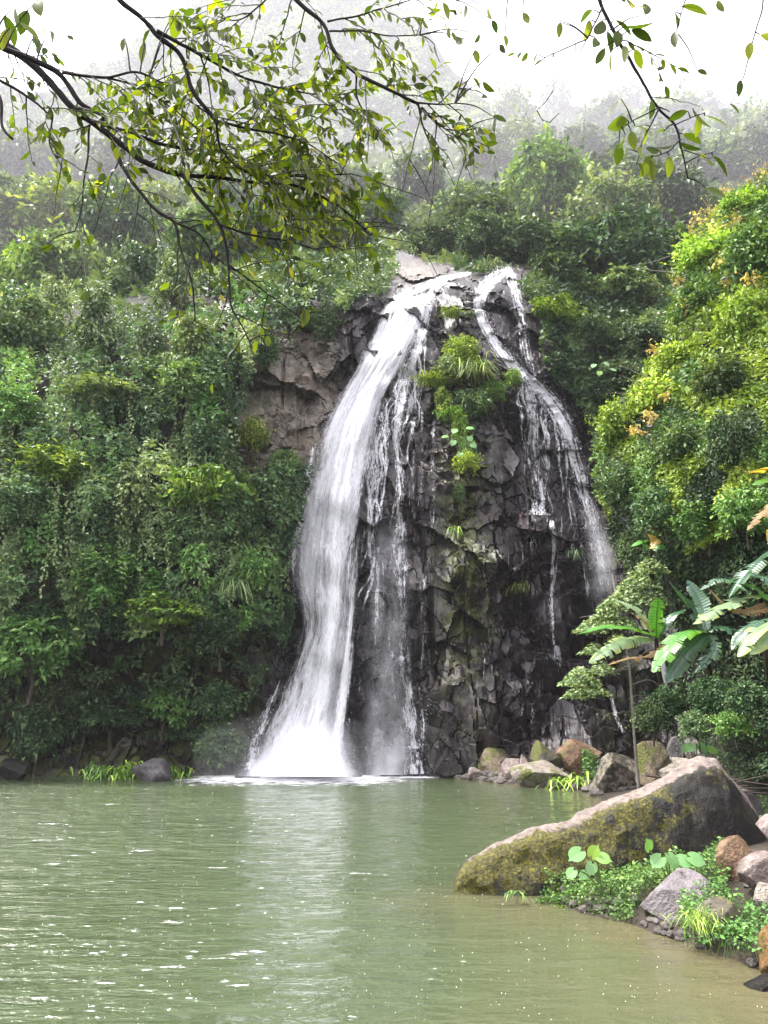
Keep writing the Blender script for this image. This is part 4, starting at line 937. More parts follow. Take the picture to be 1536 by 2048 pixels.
BOULD = [  # u0, u1, v_top, v_bottom, material, label, sink
 (955, 1052, 1494, 1558, 'tan', 'tan boulder with a rusty shoulder arched over a dark hollow'),
 (1002, 1052, 1520, 1566, 'pink', 'small pinkish wedge of rock at the waterline in front of the hollow'),
 (1018, 1160, 1524, 1574, 'pale', 'long pale slab with a mossy right end lying at the waterline'),
 (1060, 1128, 1486, 1536, 'mossy', 'mossy brown boulder behind the long pale slab'),
 (1105, 1205, 1478, 1522, 'rust', 'rusty flat-topped boulder behind the mossy one'),
 (1030, 1062, 1506, 1532, 'pink', 'small whitish-pink stone wedged above the dark hollow'),
 (935, 966, 1536, 1562, 'pink', 'narrow pale stone at the water edge left of the rusty-shouldered boulder'),
 (872, 940, 1522, 1557, 'dark', 'low dark wet rock where the middle trickle meets the pool'),
 (966, 1002, 1510, 1540, 'grey', 'greenish-grey stone leaning on the cliff foot'),
 (922, 968, 1522, 1552, 'grey', 'grey stone lying on top of the low dark rock'),
 (1174, 1302, 1508, 1592, 'lichen', 'large lichen-spotted boulder beside the giant slab'),
 (1268, 1345, 1488, 1548, 'tan', 'blocky tan boulder behind the lichen-spotted one'),
 (1290, 1392, 1518, 1572, 'pale', 'flat pale rock tucked behind the top of the giant slab'),
 (1330, 1375, 1478, 1512, 'grey', 'small grey stone in the leafy ground cover above the rocks'),
 (1428, 1532, 1680, 1768, 'rust', 'reddish square-edged rock above the ground cover on the right'),
 (1478, 1600, 1712, 1800, 'pink', 'pink pitted boulder at the right edge'),
 (1508, 1600, 1622, 1700, 'pink', 'smooth pinkish boulder beside the butt of the giant slab'),
 (1505, 1580, 1765, 1835, 'pale', 'pale rounded stone at the right edge below the pitted boulder'),
 (1262, 1440, 1752, 1862, 'slab', 'grey angular slab with a mossy black end sticking out into the water'),
 (1385, 1500, 1800, 1908, 'mossy', 'mossy rock overgrown with creeping plants at the shore'),
 (1512, 1620, 1862, 1968, 'orange', 'rounded orange rock at the right edge by the shallow water'),
 (1488, 1600, 1942, 1996, 'dark', 'broken black wet rock lying in the shallows at the right corner'),
 (1455, 1520, 1560, 1625, 'grey', 'grey stone among fallen sticks behind the giant slab'),
 (262, 350, 1520, 1562, 'grey', 'grey rock behind the ferns at the left waterline'),
 (470, 505, 1534, 1558, 'dark', 'small dark stone left of the landing foam'),
 (498, 520, 1540, 1558, 'dark', 'smallest dark stone at the very edge of the landing foam'),
 (0, 60, 1520, 1562, 'dark', 'dark rock at the waterline at the left edge'),
]
for k, (u0, u1, v0, v1, mt, lab) in enumerate(BOULD):
    base = on_plane((u0 + u1) / 2, min(v1, 2200)); Y = base[1] + .25
    if v1 < 1540 and u0 > 900: Y = 23.5 if u0 < 1230 else 20.5
    if u0 > 1260 and 1540 <= v1 < 1630: Y = 18.5
    if u0 in (90, 335): Y = 26.0
    if (u0, v0) == (1428, 1680): Y = 8.2
    if (u0, v0) in ((1478, 1712), (1508, 1622), (1505, 1765)): Y = {1712: 7.7, 1622: 9.0, 1765: 7.1}[v0]
    if (u0, v0) == (1455, 1560): Y = 11.5
    s = float(span((v0 + v1) / 2, Y)); hw = (u1 - u0) / 2 * s; hh = (v1 - v0) / 2 * s * 1.04
    c = at((u0 + u1) / 2, (v0 + v1) / 2, Y)
    zt = c[2] + hh; zb = min(c[2] - hh, float(bank_z(c[0], c[1])) - .10) if u0 > 700 else min(c[2] - hh, -.1)
    c[2] = (zt + zb) / 2; hh = (zt - zb) / 2
    V, F = rough_rock((hw, max(hw * .75, .1), hh * 1.08), 900 + k * 7, 9 + k % 5, 5, .045)
    mb = MB(); mb.add(V + c, F)
    o = mb.build('boulder', BM_[mt], loc=(c[0], c[1], c[2] - hh)); tag(o, lab, 'rock', 'rocks along the bank' if u0 > 700 else 'rocks under the left wall')

# loose stones along the shore
rng = np.random.default_rng(33); V0, F0 = ico(2); mb = MB(); GRAV = boulder_material('gravel_stone', [(.35, (.03, .026, .024)), (.5, (.09, .078, .07)), (.65, (.17, .15, .135))])
for k in range(420):
    y = rng.choice([rng.uniform(20, 26), rng.uniform(5.0, 8.5), rng.uniform(8, 14)], p=[.5, .3, .2]); x = float(shore_x(y)) + abs(rng.normal(0, .5 if y < 15 else 1.3)) - .05; r = rng.uniform(.02, .07) * (1 if y < 15 else 3.0)
    P = V0 * (1 + .35 * (hsh(V0[:, 0] * 1.7 + k, V0[:, 1] * 2.3 + V0[:, 2], k) - .5))[:, None] * np.array([1, .8, .6]) * r
    a = rng.random() * 6.28; P = P @ np.array([[math.cos(a), math.sin(a), 0], [-math.sin(a), math.cos(a), 0], [0, 0, 1]])
    mb.add(P + [x, y, float(bank_z(x, y)) + r * .2], F0)
tag(mb.build('gravel', GRAV), 'loose stones scattered along the shore', None, None, 'stuff')

# the giant leaning slab
def giant():
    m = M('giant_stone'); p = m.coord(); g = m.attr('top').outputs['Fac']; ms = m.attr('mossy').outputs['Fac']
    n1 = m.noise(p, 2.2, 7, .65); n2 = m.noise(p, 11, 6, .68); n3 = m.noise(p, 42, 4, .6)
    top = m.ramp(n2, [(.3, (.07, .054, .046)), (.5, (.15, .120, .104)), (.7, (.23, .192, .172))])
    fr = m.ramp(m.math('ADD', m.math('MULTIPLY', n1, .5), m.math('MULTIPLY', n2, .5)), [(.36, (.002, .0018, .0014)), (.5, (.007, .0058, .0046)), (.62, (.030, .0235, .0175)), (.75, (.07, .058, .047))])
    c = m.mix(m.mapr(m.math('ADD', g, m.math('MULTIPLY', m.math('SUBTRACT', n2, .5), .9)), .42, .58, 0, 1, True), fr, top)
    mc = m.ramp(m.noise(p, 30, 5, .7), [(.3, (.005, .006, .001)), (.5, (.045, .042, .004)), (.70, (.16, .135, .010))])
    mk = m.mapr(m.math('ADD', ms, m.math('MULTIPLY', m.math('SUBTRACT', m.noise(p, 4.5, 8, .75), .5), 2.4)), .38, .62, 0, 1, True)
    c = m.mix(mk, c, mc)
    h = m.math('ADD', m.math('MULTIPLY', n2, .7), m.math('MULTIPLY', n3, .3))
    return m.done(m.principled(c, .65, .35, m.bump(h, .9, .07)))
TOPL = [(908, 1772), (914, 1752), (930, 1727), (962, 1702), (1010, 1679), (1060, 1662), (1130, 1640), (1180, 1620), (1240, 1591), (1300, 1561), (1350, 1532), (1400, 1512), (1428, 1514), (1452, 1545), (1482, 1580), (1510, 1622), (1524, 1665)]
tp = smooth_path(np.array([(a, b) for a, b in TOPL], float), 150)
mb = MB(); nsec = 40; rows_ = []; att_t, att_m = [], []
for i, (u, v) in enumerate(tp):
    s = i / (len(tp) - 1)
    Yt = 9.15 + .9 * s                                  # ridge stands behind the front face
    ridge_p = at(u, v, Yt)
    hgt = max(ridge_p[2] + .35, .15)
    wdt = np.interp(s, [0, .03, .15, .5, .8, .95, 1], [.10, .28, .50, .75, .85, .60, .25])
    lean = .30 * wdt
    a = np.linspace(0, 2 * np.pi, nsec, endpoint=False)
    # section: flat bright top sloping to the front edge, near-vertical front, back falling away
    poly = np.array([[0, 0], [-.22 * wdt, -.05 * wdt - .02], [-.46 * wdt, -.15 * wdt - .05], [-.70 * wdt, -.5 * hgt], [-.62 * wdt, -hgt], [.6 * wdt, -hgt], [.75 * wdt, -.5 * hgt], [.45 * wdt, -.12 * hgt], [0, 0]])
    t_ = np.linspace(0, 8, nsec, endpoint=False); px = np.interp(t_, range(9), poly[:, 0]); pz = np.interp(t_, range(9), poly[:, 1])
    # round the corners
    for _ in range(2): px = (np.roll(px, 1) + 2 * px + np.roll(px, -1)) / 4; pz = (np.roll(pz, 1) + 2 * pz + np.roll(pz, -1)) / 4
    dirx = np.array([.35, 1.0]) / np.hypot(.35, 1.0)     # thickness runs into the picture, slightly right
    sec = np.stack([ridge_p[0] + px * dirx[0] * .6, ridge_p[1] + px * dirx[1], ridge_p[2] + pz - pz.max()], 1)
    rows_.append(sec)
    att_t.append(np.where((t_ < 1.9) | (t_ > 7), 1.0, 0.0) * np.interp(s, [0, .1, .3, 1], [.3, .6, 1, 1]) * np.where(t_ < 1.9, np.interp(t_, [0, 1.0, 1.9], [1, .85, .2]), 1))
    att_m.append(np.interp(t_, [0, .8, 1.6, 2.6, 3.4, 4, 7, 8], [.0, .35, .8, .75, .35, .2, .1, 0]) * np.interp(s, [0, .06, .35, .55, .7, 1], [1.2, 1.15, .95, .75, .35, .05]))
Pg = np.array(rows_)
nn = fbm(Pg[..., 0] * 2.2 + Pg[..., 1], Pg[..., 2] * 3 + Pg[..., 1], 61, 5) - .5; n2_ = fbm(Pg[..., 0] * 9, Pg[..., 2] * 9 + Pg[..., 1] * 5, 62, 3) - .5
cen = Pg.mean(1, keepdims=True); Pg = Pg + nrm(Pg - cen) * (.14 * nn + .05 * n2_)[..., None]
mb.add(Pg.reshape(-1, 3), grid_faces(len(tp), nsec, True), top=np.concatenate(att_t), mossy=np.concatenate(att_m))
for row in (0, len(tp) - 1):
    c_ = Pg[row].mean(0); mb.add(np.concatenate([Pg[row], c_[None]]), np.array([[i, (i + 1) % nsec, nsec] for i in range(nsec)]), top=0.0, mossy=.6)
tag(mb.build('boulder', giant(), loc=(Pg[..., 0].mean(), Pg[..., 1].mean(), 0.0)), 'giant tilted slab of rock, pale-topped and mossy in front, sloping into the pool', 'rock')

# ------------------------------------------------------------------ low plants
def proj(P):
    d = P - np.array([0, 0, CAM_H]); f = d[..., 1] * CP + d[..., 2] * SP; up_ = -d[..., 1] * SP + d[..., 2] * CP
    return 768 + FPX * d[..., 0] / f, 1024 - FPX * up_ / f
def cover(name, mat, poly, yr, n, leaf, hgt, seed, label, width=1.2, tmpl=DIAMOND, zf=None, wl=.5):
    rng = np.random.default_rng(seed); y = rng.uniform(*yr, n * 9); x = shore_x(y) + rng.uniform(-.6, 9, n * 9)
    z = (zf or bank_z)(x, y); P = np.stack([x, y, np.maximum(z, .01)], 1); u, v = proj(P); k = in_poly(u, v, poly); P = P[k][:n]; m_ = len(P)
    b = fbm(P[:, 0] / wl, P[:, 1] / wl, seed, 3); hh = hgt * np.clip(b * 1.6 - .2, .08, 1) * rng.uniform(.25, 1, m_)
    P[:, 2] += hh
    N = nrm(np.array([0, -.3, 1]) + .55 * rng.normal(size=(m_, 3))); ax = rng.normal(size=(m_, 3)) * np.array([1, 1, .4]) + np.array([0, 0, -.2])
    mb = MB(); scatter(mb, tmpl, P, ax, N, leaf * rng.uniform(.5, 1.4, m_), rng, width=width, rnd=np.clip(.6 * rng.random(m_) + .6 * (b - .3), 0, 1))
    # stalks that carry the leaves
    j = rng.choice(m_, m_ // 4, replace=False); q = P[j]; wq = leaf * .05; sw = np.stack([rng.normal(0, .03, len(j)), rng.normal(0, .03, len(j)), -hh[j] - .03], 1)
    Vs = np.stack([q + [-wq, 0, -hh[j][0] * 0], q + [wq, 0, 0], q + sw + [wq, 0, 0], q + sw - [wq, 0, 0]], 1)
    mb.add(Vs.reshape(-1, 3), np.arange(len(j) * 4).reshape(-1, 4), rnd=.3)
    return tag(mb.build(name, mat), label, None, None, 'stuff')
cover('ground_cover', LM['fresh'], [(1070, 1806), (1130, 1740), (1200, 1700), (1300, 1672), (1425, 1672), (1470, 1740), (1450, 1800), (1290, 1790), (1262, 1850), (1150, 1815)], (6.5, 11), 13000, .038, .24, 501, 'fresh creeping plants between the giant slab and the grey slab', wl=.35)
cover('ground_cover', LM['yel'], [(1070, 1808), (1150, 1770), (1250, 1790), (1270, 1850), (1160, 1822)], (6.5, 11), 3500, .032, .06, 502, 'yellow-green weeds trailing on the water edge', wl=.35)
cover('ground_cover', LM['fresh'], [(1370, 1890), (1360, 1810), (1430, 1760), (1480, 1820), (1600, 1850), (1620, 1900), (1490, 1915)], (5.2, 9), 9000, .036, .26, 503, 'creeping plants over the rocks at the lower right', wl=.3, zf=lambda x, y: bank_z(x, y) + .12)
cover('ground_cover', LM['fresh'], [(1130, 1530), (1220, 1480), (1290, 1440), (1400, 1420), (1700, 1330), (1700, 1560), (1440, 1512), (1380, 1500), (1290, 1490), (1210, 1520), (1190, 1580)], (10, 23), 16000, .10, .85, 504, 'leafy ground cover on the right bank below the banana plants', wl=.8)
cover('ground_cover', LM['mid'], [(1420, 1505), (1700, 1480), (1700, 1700), (1500, 1660), (1470, 1580)], (8.5, 14), 4000, .05, .22, 505, 'small weeds behind the giant slab at the right edge', wl=.4)

def blades(mb, P, n, length, spread, rng, droop=1.0, width=.018, updir=(0, -.25, 1)):
    """arching grass blades from around P"""
    k = 6; t = np.linspace(0, 1, k)
    a = rng.random(n) * 6.28; out = np.stack([np.cos(a), np.sin(a) - .3, 0 * a], 1); L = length * rng.uniform(.5, 1.2, n)
    base = P + np.stack([rng.normal(0, spread, n), rng.normal(0, spread * .5, n), rng.normal(0, spread * .35, n)], 1)
    up_ = nrm(np.array(updir) + .25 * rng.normal(size=(n, 3)))
    c = base[:, None] + L[:, None, None] * (t[None, :, None] * up_[:, None] * .8 + (t ** 1.7)[None, :, None] * out[:, None] * .55 + np.array([0, 0, -1.0]) * (droop * .95 * t ** 2.4)[None, :, None])
    side = nrm(np.cross(out, np.array([0, 0, 1.0]))); w_ = (width * L / length)[:, None, None] * (np.sin(np.pi * (t * .85 + .12)) ** .8)[None, :, None]
    V = np.stack([c - side[:, None] * w_, c + side[:, None] * w_], 2)            # n, k, 2
    i = np.arange(n)[:, None] * 2 * k + 2 * np.arange(k - 1)[None]
    F = np.stack([i, i + 1, i + 3, i + 2], -1).reshape(-1, 4)
    mb.add(V.reshape(-1, 3), F, rnd=np.repeat(rng.random(n), 2 * k))
GRASS = [  # u, v, blades, length, spread, droop, tint, width, depth(None: on the rock), label
 (905, 628, 130, .85, .22, 1.0, 'yel', .020, None, 'tuft of pale grass growing from the top of the central rock'),
 (940, 632, 60, .5, .12, 1.0, 'mid', .018, None, 'tiny green tuft right of the pale tuft near the top of the rock'),
 (868, 770, 260, 1.1, .26, .7, 'yel', .016, None, 'stand of upright yellow reeds on the left of the hanging garden'),
 (945, 740, 320, 1.25, .34, 1.3, 'yel', .020, None, 'arching bright grass in the middle of the hanging garden'),
 (948, 800, 120, .9, .18, 1.6, 'yel', .018, None, 'yellowed grass hanging below the bright arching grass'),
 (902, 838, 200, .75, .24, .6, 'fresh', .016, None, 'fine upright fresh-green grass on the lower ledge of the hanging garden'),
 (1152, 1105, 50, .6, .10, 1.4, 'mid', .018, None, 'small dark grass tuft on the ledge beside the right strand'),
 (1040, 1172, 40, .5, .14, 1.4, 'yel', .016, None, 'yellowish fern tuft on the middle ledge of the rock'),
 (908, 1060, 50, .5, .1, 1.5, 'yel', .016, None, 'wisp of grass hanging on the mossy streak of the rock'),
 (1145, 1572, 150, .75, .26, 1.0, 'yel', .026, 22.0, 'bright fern clump at the waterline beside the long pale slab'),
 (985, 535, 120, .9, .4, 1.1, 'mid', .022, 33.2, 'grassy fringe leaning over the apex of the cascade'),
 (470, 1175, 60, 1.1, .18, 1.3, 'pale', .024, 25.9, 'strappy pale grass clump on the left wall beside the spray'),
 (500, 1150, 40, .9, .12, 1.2, 'fresh', .024, 25.9, 'strappy green grass clump just above the pale one'),
 (195, 1548, 110, .62, .30, 1.0, 'fresh', .030, 26.0, 'leftmost fern clump on the left waterline'),
 (245, 1548, 150, .68, .36, 1.0, 'yel', .030, 26.0, 'second fern clump from the left on the waterline'),
 (300, 1549, 130, .62, .32, 1.0, 'fresh', .030, 26.0, 'third fern clump from the left on the waterline'),
 (350, 1549, 110, .60, .28, 1.0, 'yel', .030, 26.0, 'rightmost fern clump on the left waterline'),
 (1400, 1840, 220, .20, .10, 1.0, 'yel', .0032, 7.0, 'yellow-green grass spilling over the grey angular slab'),
 (1030, 1788, 26, .16, .05, 1.0, 'fresh', .006, 8.6, 'sparse sprig at the foot of the giant slab'),
]
for k, (u, v, n, ln, sp, dr, tn, wd, dep, lab) in enumerate(GRASS):
    rng = np.random.default_rng(600 + k); Y = dep if dep else float(rock_soft(u, v)) - .35
    p = at(u, v, Y); mb = MB(); blades(mb, p, n, ln, sp, rng, dr, wd)
    tag(mb.build('grass_clump', LM[tn], loc=p), lab, 'grass', 'grass and fern clumps')
HANG = [
 (915, 706, 42, 'bushy', 'lime', 'rounded yellow-green bush crowning the hanging garden on the rock'),
 (888, 752, 38, 'bushy', 'pale', 'grey-green bush in the left part of the hanging garden'),
 (980, 770, 34, 'bushy', 'fresh', 'deep green bush on the right of the hanging garden'),
 (1018, 770, 22, 'bushy', 'yel', 'small dull bush on the right shoulder of the hanging garden'),
 (955, 815, 34, 'broad', 'mid', 'dark green bush below the arching grass'),
 (912, 862, 32, 'drape', 'lime', 'bright trailing bush above the broad leaves on the rock'),
 (926, 905, 28, 'drape', 'fresh', 'trailing green bush behind the broad leaves'),
 (934, 938, 26, 'broad', 'lime', 'bright green bush at the bottom of the hanging garden'),
 (905, 806, 28, 'drape', 'yel', "trailing dull bush left of the hanging garden's narrow middle"),
 (938, 850, 28, 'drape', 'fresh', "trailing green bush right of the hanging garden's narrow middle"),
 (920, 990, 18, 'drape', 'mid', 'thin trail of leaves below the hanging garden'),
]
for u, v, r, k, t, lab in HANG:
    plant('shrub', u, v, r, k, t, lab, 'shrub', 'bushes of the hanging garden', float(rock_soft(u, v)) - .35, 1.0, 1.0)

# ------------------------------------------------------------------ big-leaved plants
th = np.linspace(0, 2 * np.pi, 22, endpoint=False)
hx = .36 * np.sin(th) * (1 + .12 * np.cos(th)); hy = .42 - .46 * np.cos(th) - .04 * np.cos(2 * th); hy = np.where(np.abs(th - np.pi) < .25, 1.0, hy)
hy = hy - .0; hy[0] = .16                       # the notch where the stalk joins
HV = np.concatenate([np.stack([hx, hy, -.10 * hy ** 2 + .10 * np.abs(hx)], 1), [[0, .30, 0], [0, .62, -.03]]])
HEART = (HV, np.array([[i, (i + 1) % 22, 22 if (i < 5 or i >= 17) else 23] for i in range(22)] + [[5, 23, 22], [17, 22, 23]]))
def big_leaf_material(name, c1, c2, veins, trans=.3, rough=.35):
    m = M(name); r = m.attr('rnd').outputs['Fac']; s = m.attr('vein').outputs['Fac']; n = m.noise(m.coord(), 5, 4)
    wv = m.math('SINE', m.math('MULTIPLY', s, 6.283)); c = m.mix(m.mapr(n, .35, .65), c1, c2); c = m.mix(m.mapr(wv, .5, 1.0, 0, .5), c, veins)
    c = m.mix(m.mapr(r, .55, .9), c, m.mix(1.0, c, (1.5, 1.2, .55), 'MULTIPLY'))
    t = m.n('ShaderNodeBsdfTranslucent'); m.l(m.mix(1.0, c, (1.5, 1.4, .5), 'MULTIPLY'), t.inputs['Color'])
    return m.done(m.mixsh(trans, m.principled(c, rough, .6, m.bump(wv, .3, .006)), t))
BL = {'fresh': big_leaf_material('banana_fresh', (.045, .17, .022), (.08, .24, .035), (.13, .30, .06), .35, .28),
      'pale': big_leaf_material('banana_pale', (.12, .20, .10), (.19, .28, .16), (.26, .33, .20), .3, .3),
      'dark': big_leaf_material('banana_dark', (.014, .050, .026), (.026, .080, .040), (.05, .11, .06), .2, .28),
      'dry': big_leaf_material('banana_dry', (.14, .095, .045), (.24, .18, .095), (.10, .065, .03), .3, .8),
      'yellow': big_leaf_material('banana_yellow', (.38, .22, .05), (.30, .34, .08), (.45, .35, .12), .4, .4)}
TARO = big_leaf_material('taro_leaf', (.07, .19, .05), (.12, .26, .08), (.16, .30, .11), .3, .3)
STALK = M('green_stalk'); STALK = STALK.done(STALK.principled((.07, .11, .03), .5, .4))
BSTEM = bark_material('banana_stem', (.006, .0055, .003), (.022, .020, .009))
def banana_leaf(parent, pts, hw, mat, seed, tear=.25, roll=0.0, fold=.25, face=(0, -.5, 1)):
    rng = np.random.default_rng(seed); n = 64; P = smooth_path(np.array(pts, float), n); T = nrm(np.gradient(P, axis=0)); s = np.linspace(0, 1, n)
    fN = nrm(np.array(face, float)); S = nrm(np.cross(T, fN)); S = S * math.cos(roll) + np.cross(S, T) * math.sin(roll); N = nrm(np.cross(S, T))
    prof = np.clip(np.sin(np.pi * np.clip(s * .93 + .07, 0, 1)) ** .55, 0, 1); prof[0] = .1; prof[-1] = .06
    length = np.linalg.norm(np.diff(P, axis=0), axis=1).sum(); mb = MB()
    for side in (-1, 1):
        cuts = np.sort(rng.choice(np.arange(4, n - 3), int(tear * 26), replace=False)) if tear else np.array([], int)
        edges = [0, *cuts.tolist(), n - 1]
        for a, b in zip(edges[:-1], edges[1:]):
            if b - a < 1: continue
            i = np.arange(a, b + 1); m_ = len(i); dr = rng.uniform(.0, .45) if tear else .0; short = rng.uniform(.72, 1.0) if tear else 1.0; lag = rng.uniform(-.05, .12)
            cols = np.linspace(0, 1, 5); w_ = (hw * prof[i] * short)[:, None] * cols
            sh = (np.linspace(.06, -.06, m_)[:, None] * .6 * (1 if tear else 0)) * cols ** 2 * hw
            V = P[i][:, None] + side * S[i][:, None] * w_[..., None] * math.cos(fold) + N[i][:, None] * (w_ * (math.sin(fold) - dr * cols * 1.2) )[..., None] + T[i][:, None] * ((lag + .15) * w_ + sh)[..., None] - np.array([0, 0, 1.0]) * (dr * .7 * w_ * cols)[..., None]
            mb.add(V.reshape(-1, 3), grid_faces(m_, 5), vein=np.repeat(s[i] * length / .05, 5), rnd=np.tile(np.clip(cols - .3 + .5 * rng.random(), 0, 1), m_))
    V, F, F2 = tube(P - N * .006, np.linspace(.020, .006, n), 5); k = mb.n; mb.add(V, F, vein=0., rnd=.8); mb.F.append(F2 + k)
    return mb.build('leaf', mat, parent, smooth=True)
def pl(pts, Y, dY=0.0):
    a = np.array(pts, float); return at(a[:, 0], a[:, 1], Y + np.linspace(0, dY, len(a)))
BAN = [
 ('banana plant low in the centre of the right bank with an upright glowing leaf', (1315, 1440), 13.6, [(1330, 1400), (1316, 1330), (1312, 1275)],
  [([(1318, 1275), (1270, 1258), (1215, 1255), (1156, 1268)], .115, 'fresh', .12, .2, -.5), ([(1305, 1278), (1262, 1278), (1222, 1294), (1178, 1326)], .16, 'pale', .7, .5, -.4),
   ([(1312, 1278), (1312, 1240), (1316, 1196)], .24, 'fresh', .2, 1.2, -.1), ([(1306, 1270), (1275, 1222), (1225, 1196)], .09, 'pale', .5, .4, .2),
   ([(1330, 1290), (1300, 1310), (1250, 1318), (1215, 1330)], .12, 'dry', .9, .3, -.2), ([(1320, 1270), (1345, 1230), (1372, 1218)], .12, 'dark', .4, .2, .2),
   ([(1318, 1280), (1290, 1240), (1262, 1225)], .09, 'dry', .9, .3, .1)]),
 ('banana plant with long leaves drooping toward the small spout', (1420, 1430), 13.0, [(1425, 1420), (1418, 1340), (1412, 1266)],
  [([(1412, 1264), (1375, 1262), (1342, 1288), (1306, 1345)], .22, 'fresh', .45, .35, -.5), ([(1415, 1268), (1388, 1285), (1360, 1318), (1334, 1366)], .18, 'dark', .3, .4, -.5),
   ([(1405, 1262), (1385, 1215), (1340, 1165)], .22, 'dark', .2, .9, .2), ([(1412, 1262), (1400, 1200), (1375, 1160)], .16, 'dark', .2, .7, .3),
   ([(1420, 1270), (1430, 1290), (1410, 1320), (1390, 1345)], .14, 'dark', .5, .3, -.2), ([(1415, 1262), (1440, 1255), (1470, 1262), (1490, 1290)], .15, 'dark', .5, .2, -.1)]),
 ('tall banana plant with a silvery torn leaf reaching left', (1530, 1420), 11.6, [(1548, 1420), (1532, 1300), (1520, 1195)],
  [([(1520, 1190), (1475, 1200), (1425, 1224), (1386, 1248)], .17, 'pale', .8, .3, -.4), ([(1560, 1215), (1535, 1195), (1505, 1172), (1468, 1164)], .12, 'fresh', .05, .4, -.1),
   ([(1575, 1080), (1530, 1110), (1490, 1150), (1458, 1195)], .22, 'dark', .3, .6, -.2), ([(1530, 1205), (1500, 1220), (1470, 1222), (1420, 1180)], .10, 'dry', .9, .2, -.1),
   ([(1522, 1195), (1480, 1165), (1440, 1158), (1400, 1180)], .13, 'dark', .5, .3, 0), ([(1540, 1215), (1515, 1222), (1490, 1226)], .10, 'dry', .9, .4, -.2)]),
 ('banana plant at the right edge with pale folded hanging leaves', (1590, 1440), 10.4, [(1600, 1440), (1590, 1340), (1580, 1235)],
  [([(1580, 1235), (1540, 1245), (1505, 1270), (1476, 1314)], .17, 'pale', .3, .5, -.6), ([(1580, 1240), (1545, 1262), (1520, 1285), (1500, 1308)], .13, 'pale', .2, .6, -.6),
   ([(1575, 1235), (1525, 1240), (1485, 1262), (1464, 1300)], .12, 'dark', .5, .3, -.2), ([(1585, 1235), (1575, 1190), (1540, 1160), (1500, 1150)], .14, 'dark', .3, .3, .2)]),
 ('banana plant high on the right edge with a half-yellowed leaf', (1570, 1180), 11.2, [(1575, 1180), (1572, 1080), (1570, 985)],
  [([(1600, 962), (1560, 945), (1530, 938), (1496, 944)], .13, 'yellow', .1, .3, -.2), ([(1590, 965), (1555, 960), (1525, 962), (1505, 970)], .08, 'fresh', .1, .3, -.4),
   ([(1572, 985), (1545, 1010), (1520, 1030), (1495, 1060)], .12, 'dry', .9, .3, -.2), ([(1572, 985), (1560, 1020), (1545, 1060), (1538, 1090)], .10, 'yellow', .6, .3, 0)]),
 ('small banana plant with yellow-tipped leaves hidden beneath the jutting bushes', (1298, 1170), 15.2, [(1300, 1180), (1302, 1130), (1300, 1098)],
  [([(1300, 1100), (1285, 1082), (1262, 1092)], .14, 'fresh', .2, .3, -.2), ([(1302, 1098), (1310, 1080), (1296, 1068)], .12, 'yellow', .2, .4, .1), ([(1304, 1100), (1318, 1090), (1330, 1098)], .12, 'fresh', .2, .3, -.1)]),
]
for k, (lab, b, Y, stem, leaves) in enumerate(BAN):
    t = empty('banana_plant', at(b[0], b[1], Y), lab, 'banana plant', 'banana plants on the right bank')
    mb = MB(); sp_ = pl(stem, Y); ub = max(stem[0][0], float(slope_edge(stem[0][1])) + 30) + 18; g0 = at(ub, stem[0][1] + 12, float(SD(ub, stem[0][1])) + .35); sp_ = sp_[1:]; add_tube(mb, smooth_path(np.concatenate([g0[None], sp_]), 26), np.linspace(.085, .035, 26), 9); mb.build('stem', BSTEM, t, smooth=True)
    for j, (pts, hw, mt, tr, roll, dY) in enumerate(leaves):
        banana_leaf(t, pl(pts, Y - .05, dY), hw, BL[mt], 700 + 20 * k + j, tr, roll * (1 if j % 2 else -1) * .6)
TAR = [  # base px, depth, leaves (u, v of the notch, direction du dv, length px), label
 ((1205, 1790), 8.3, [(1165, 1700, -.9, .5, 52), (1182, 1716, .3, -1.0, 44), (1192, 1712, .9, .15, 44), (1186, 1724, -.4, 1, 38), (1150, 1738, -.8, .7, 36), (1172, 1742, -.6, .8, 30)], 'broad-leaved taro with six pale leaves in front of the giant slab'),
 ((1345, 1790), 8.1, [(1300, 1702, -.2, -1, 40), (1325, 1712, -.8, .6, 48), (1335, 1706, .4, .9, 50), (1352, 1716, .9, .3, 48), (1375, 1712, 1, .4, 50), (1352, 1738, .2, 1, 42)], 'broad-leaved taro growing behind the grey angular slab'),
 ((1392, 1535), 15.0, [(1386, 1488, -.7, .6, 34), (1394, 1486, .5, .7, 36), (1412, 1496, .9, .3, 34), (1374, 1490, -.6, .8, 28)], 'yellow-green taro above the crest of the giant slab'),
 ((925, 915), None, [(912, 858, -.5, .8, 26), (932, 856, .9, .1, 30), (908, 880, -.3, 1, 28), (938, 872, .2, 1, 26), (942, 886, .6, .9, 28), (896, 872, -1, .3, 26), (922, 905, -.4, .9, 24)], 'broad-leaved plant on the lower ledge of the hanging garden'),
 ((1205, 735), 30.5, [(1190, 728, -.6, .8, 24), (1208, 724, .5, .8, 26), (1200, 742, -.3, 1, 24), (1220, 738, .9, .4, 24)], 'broad-leaved plant in the shade beside the fork of the cascade'),
]
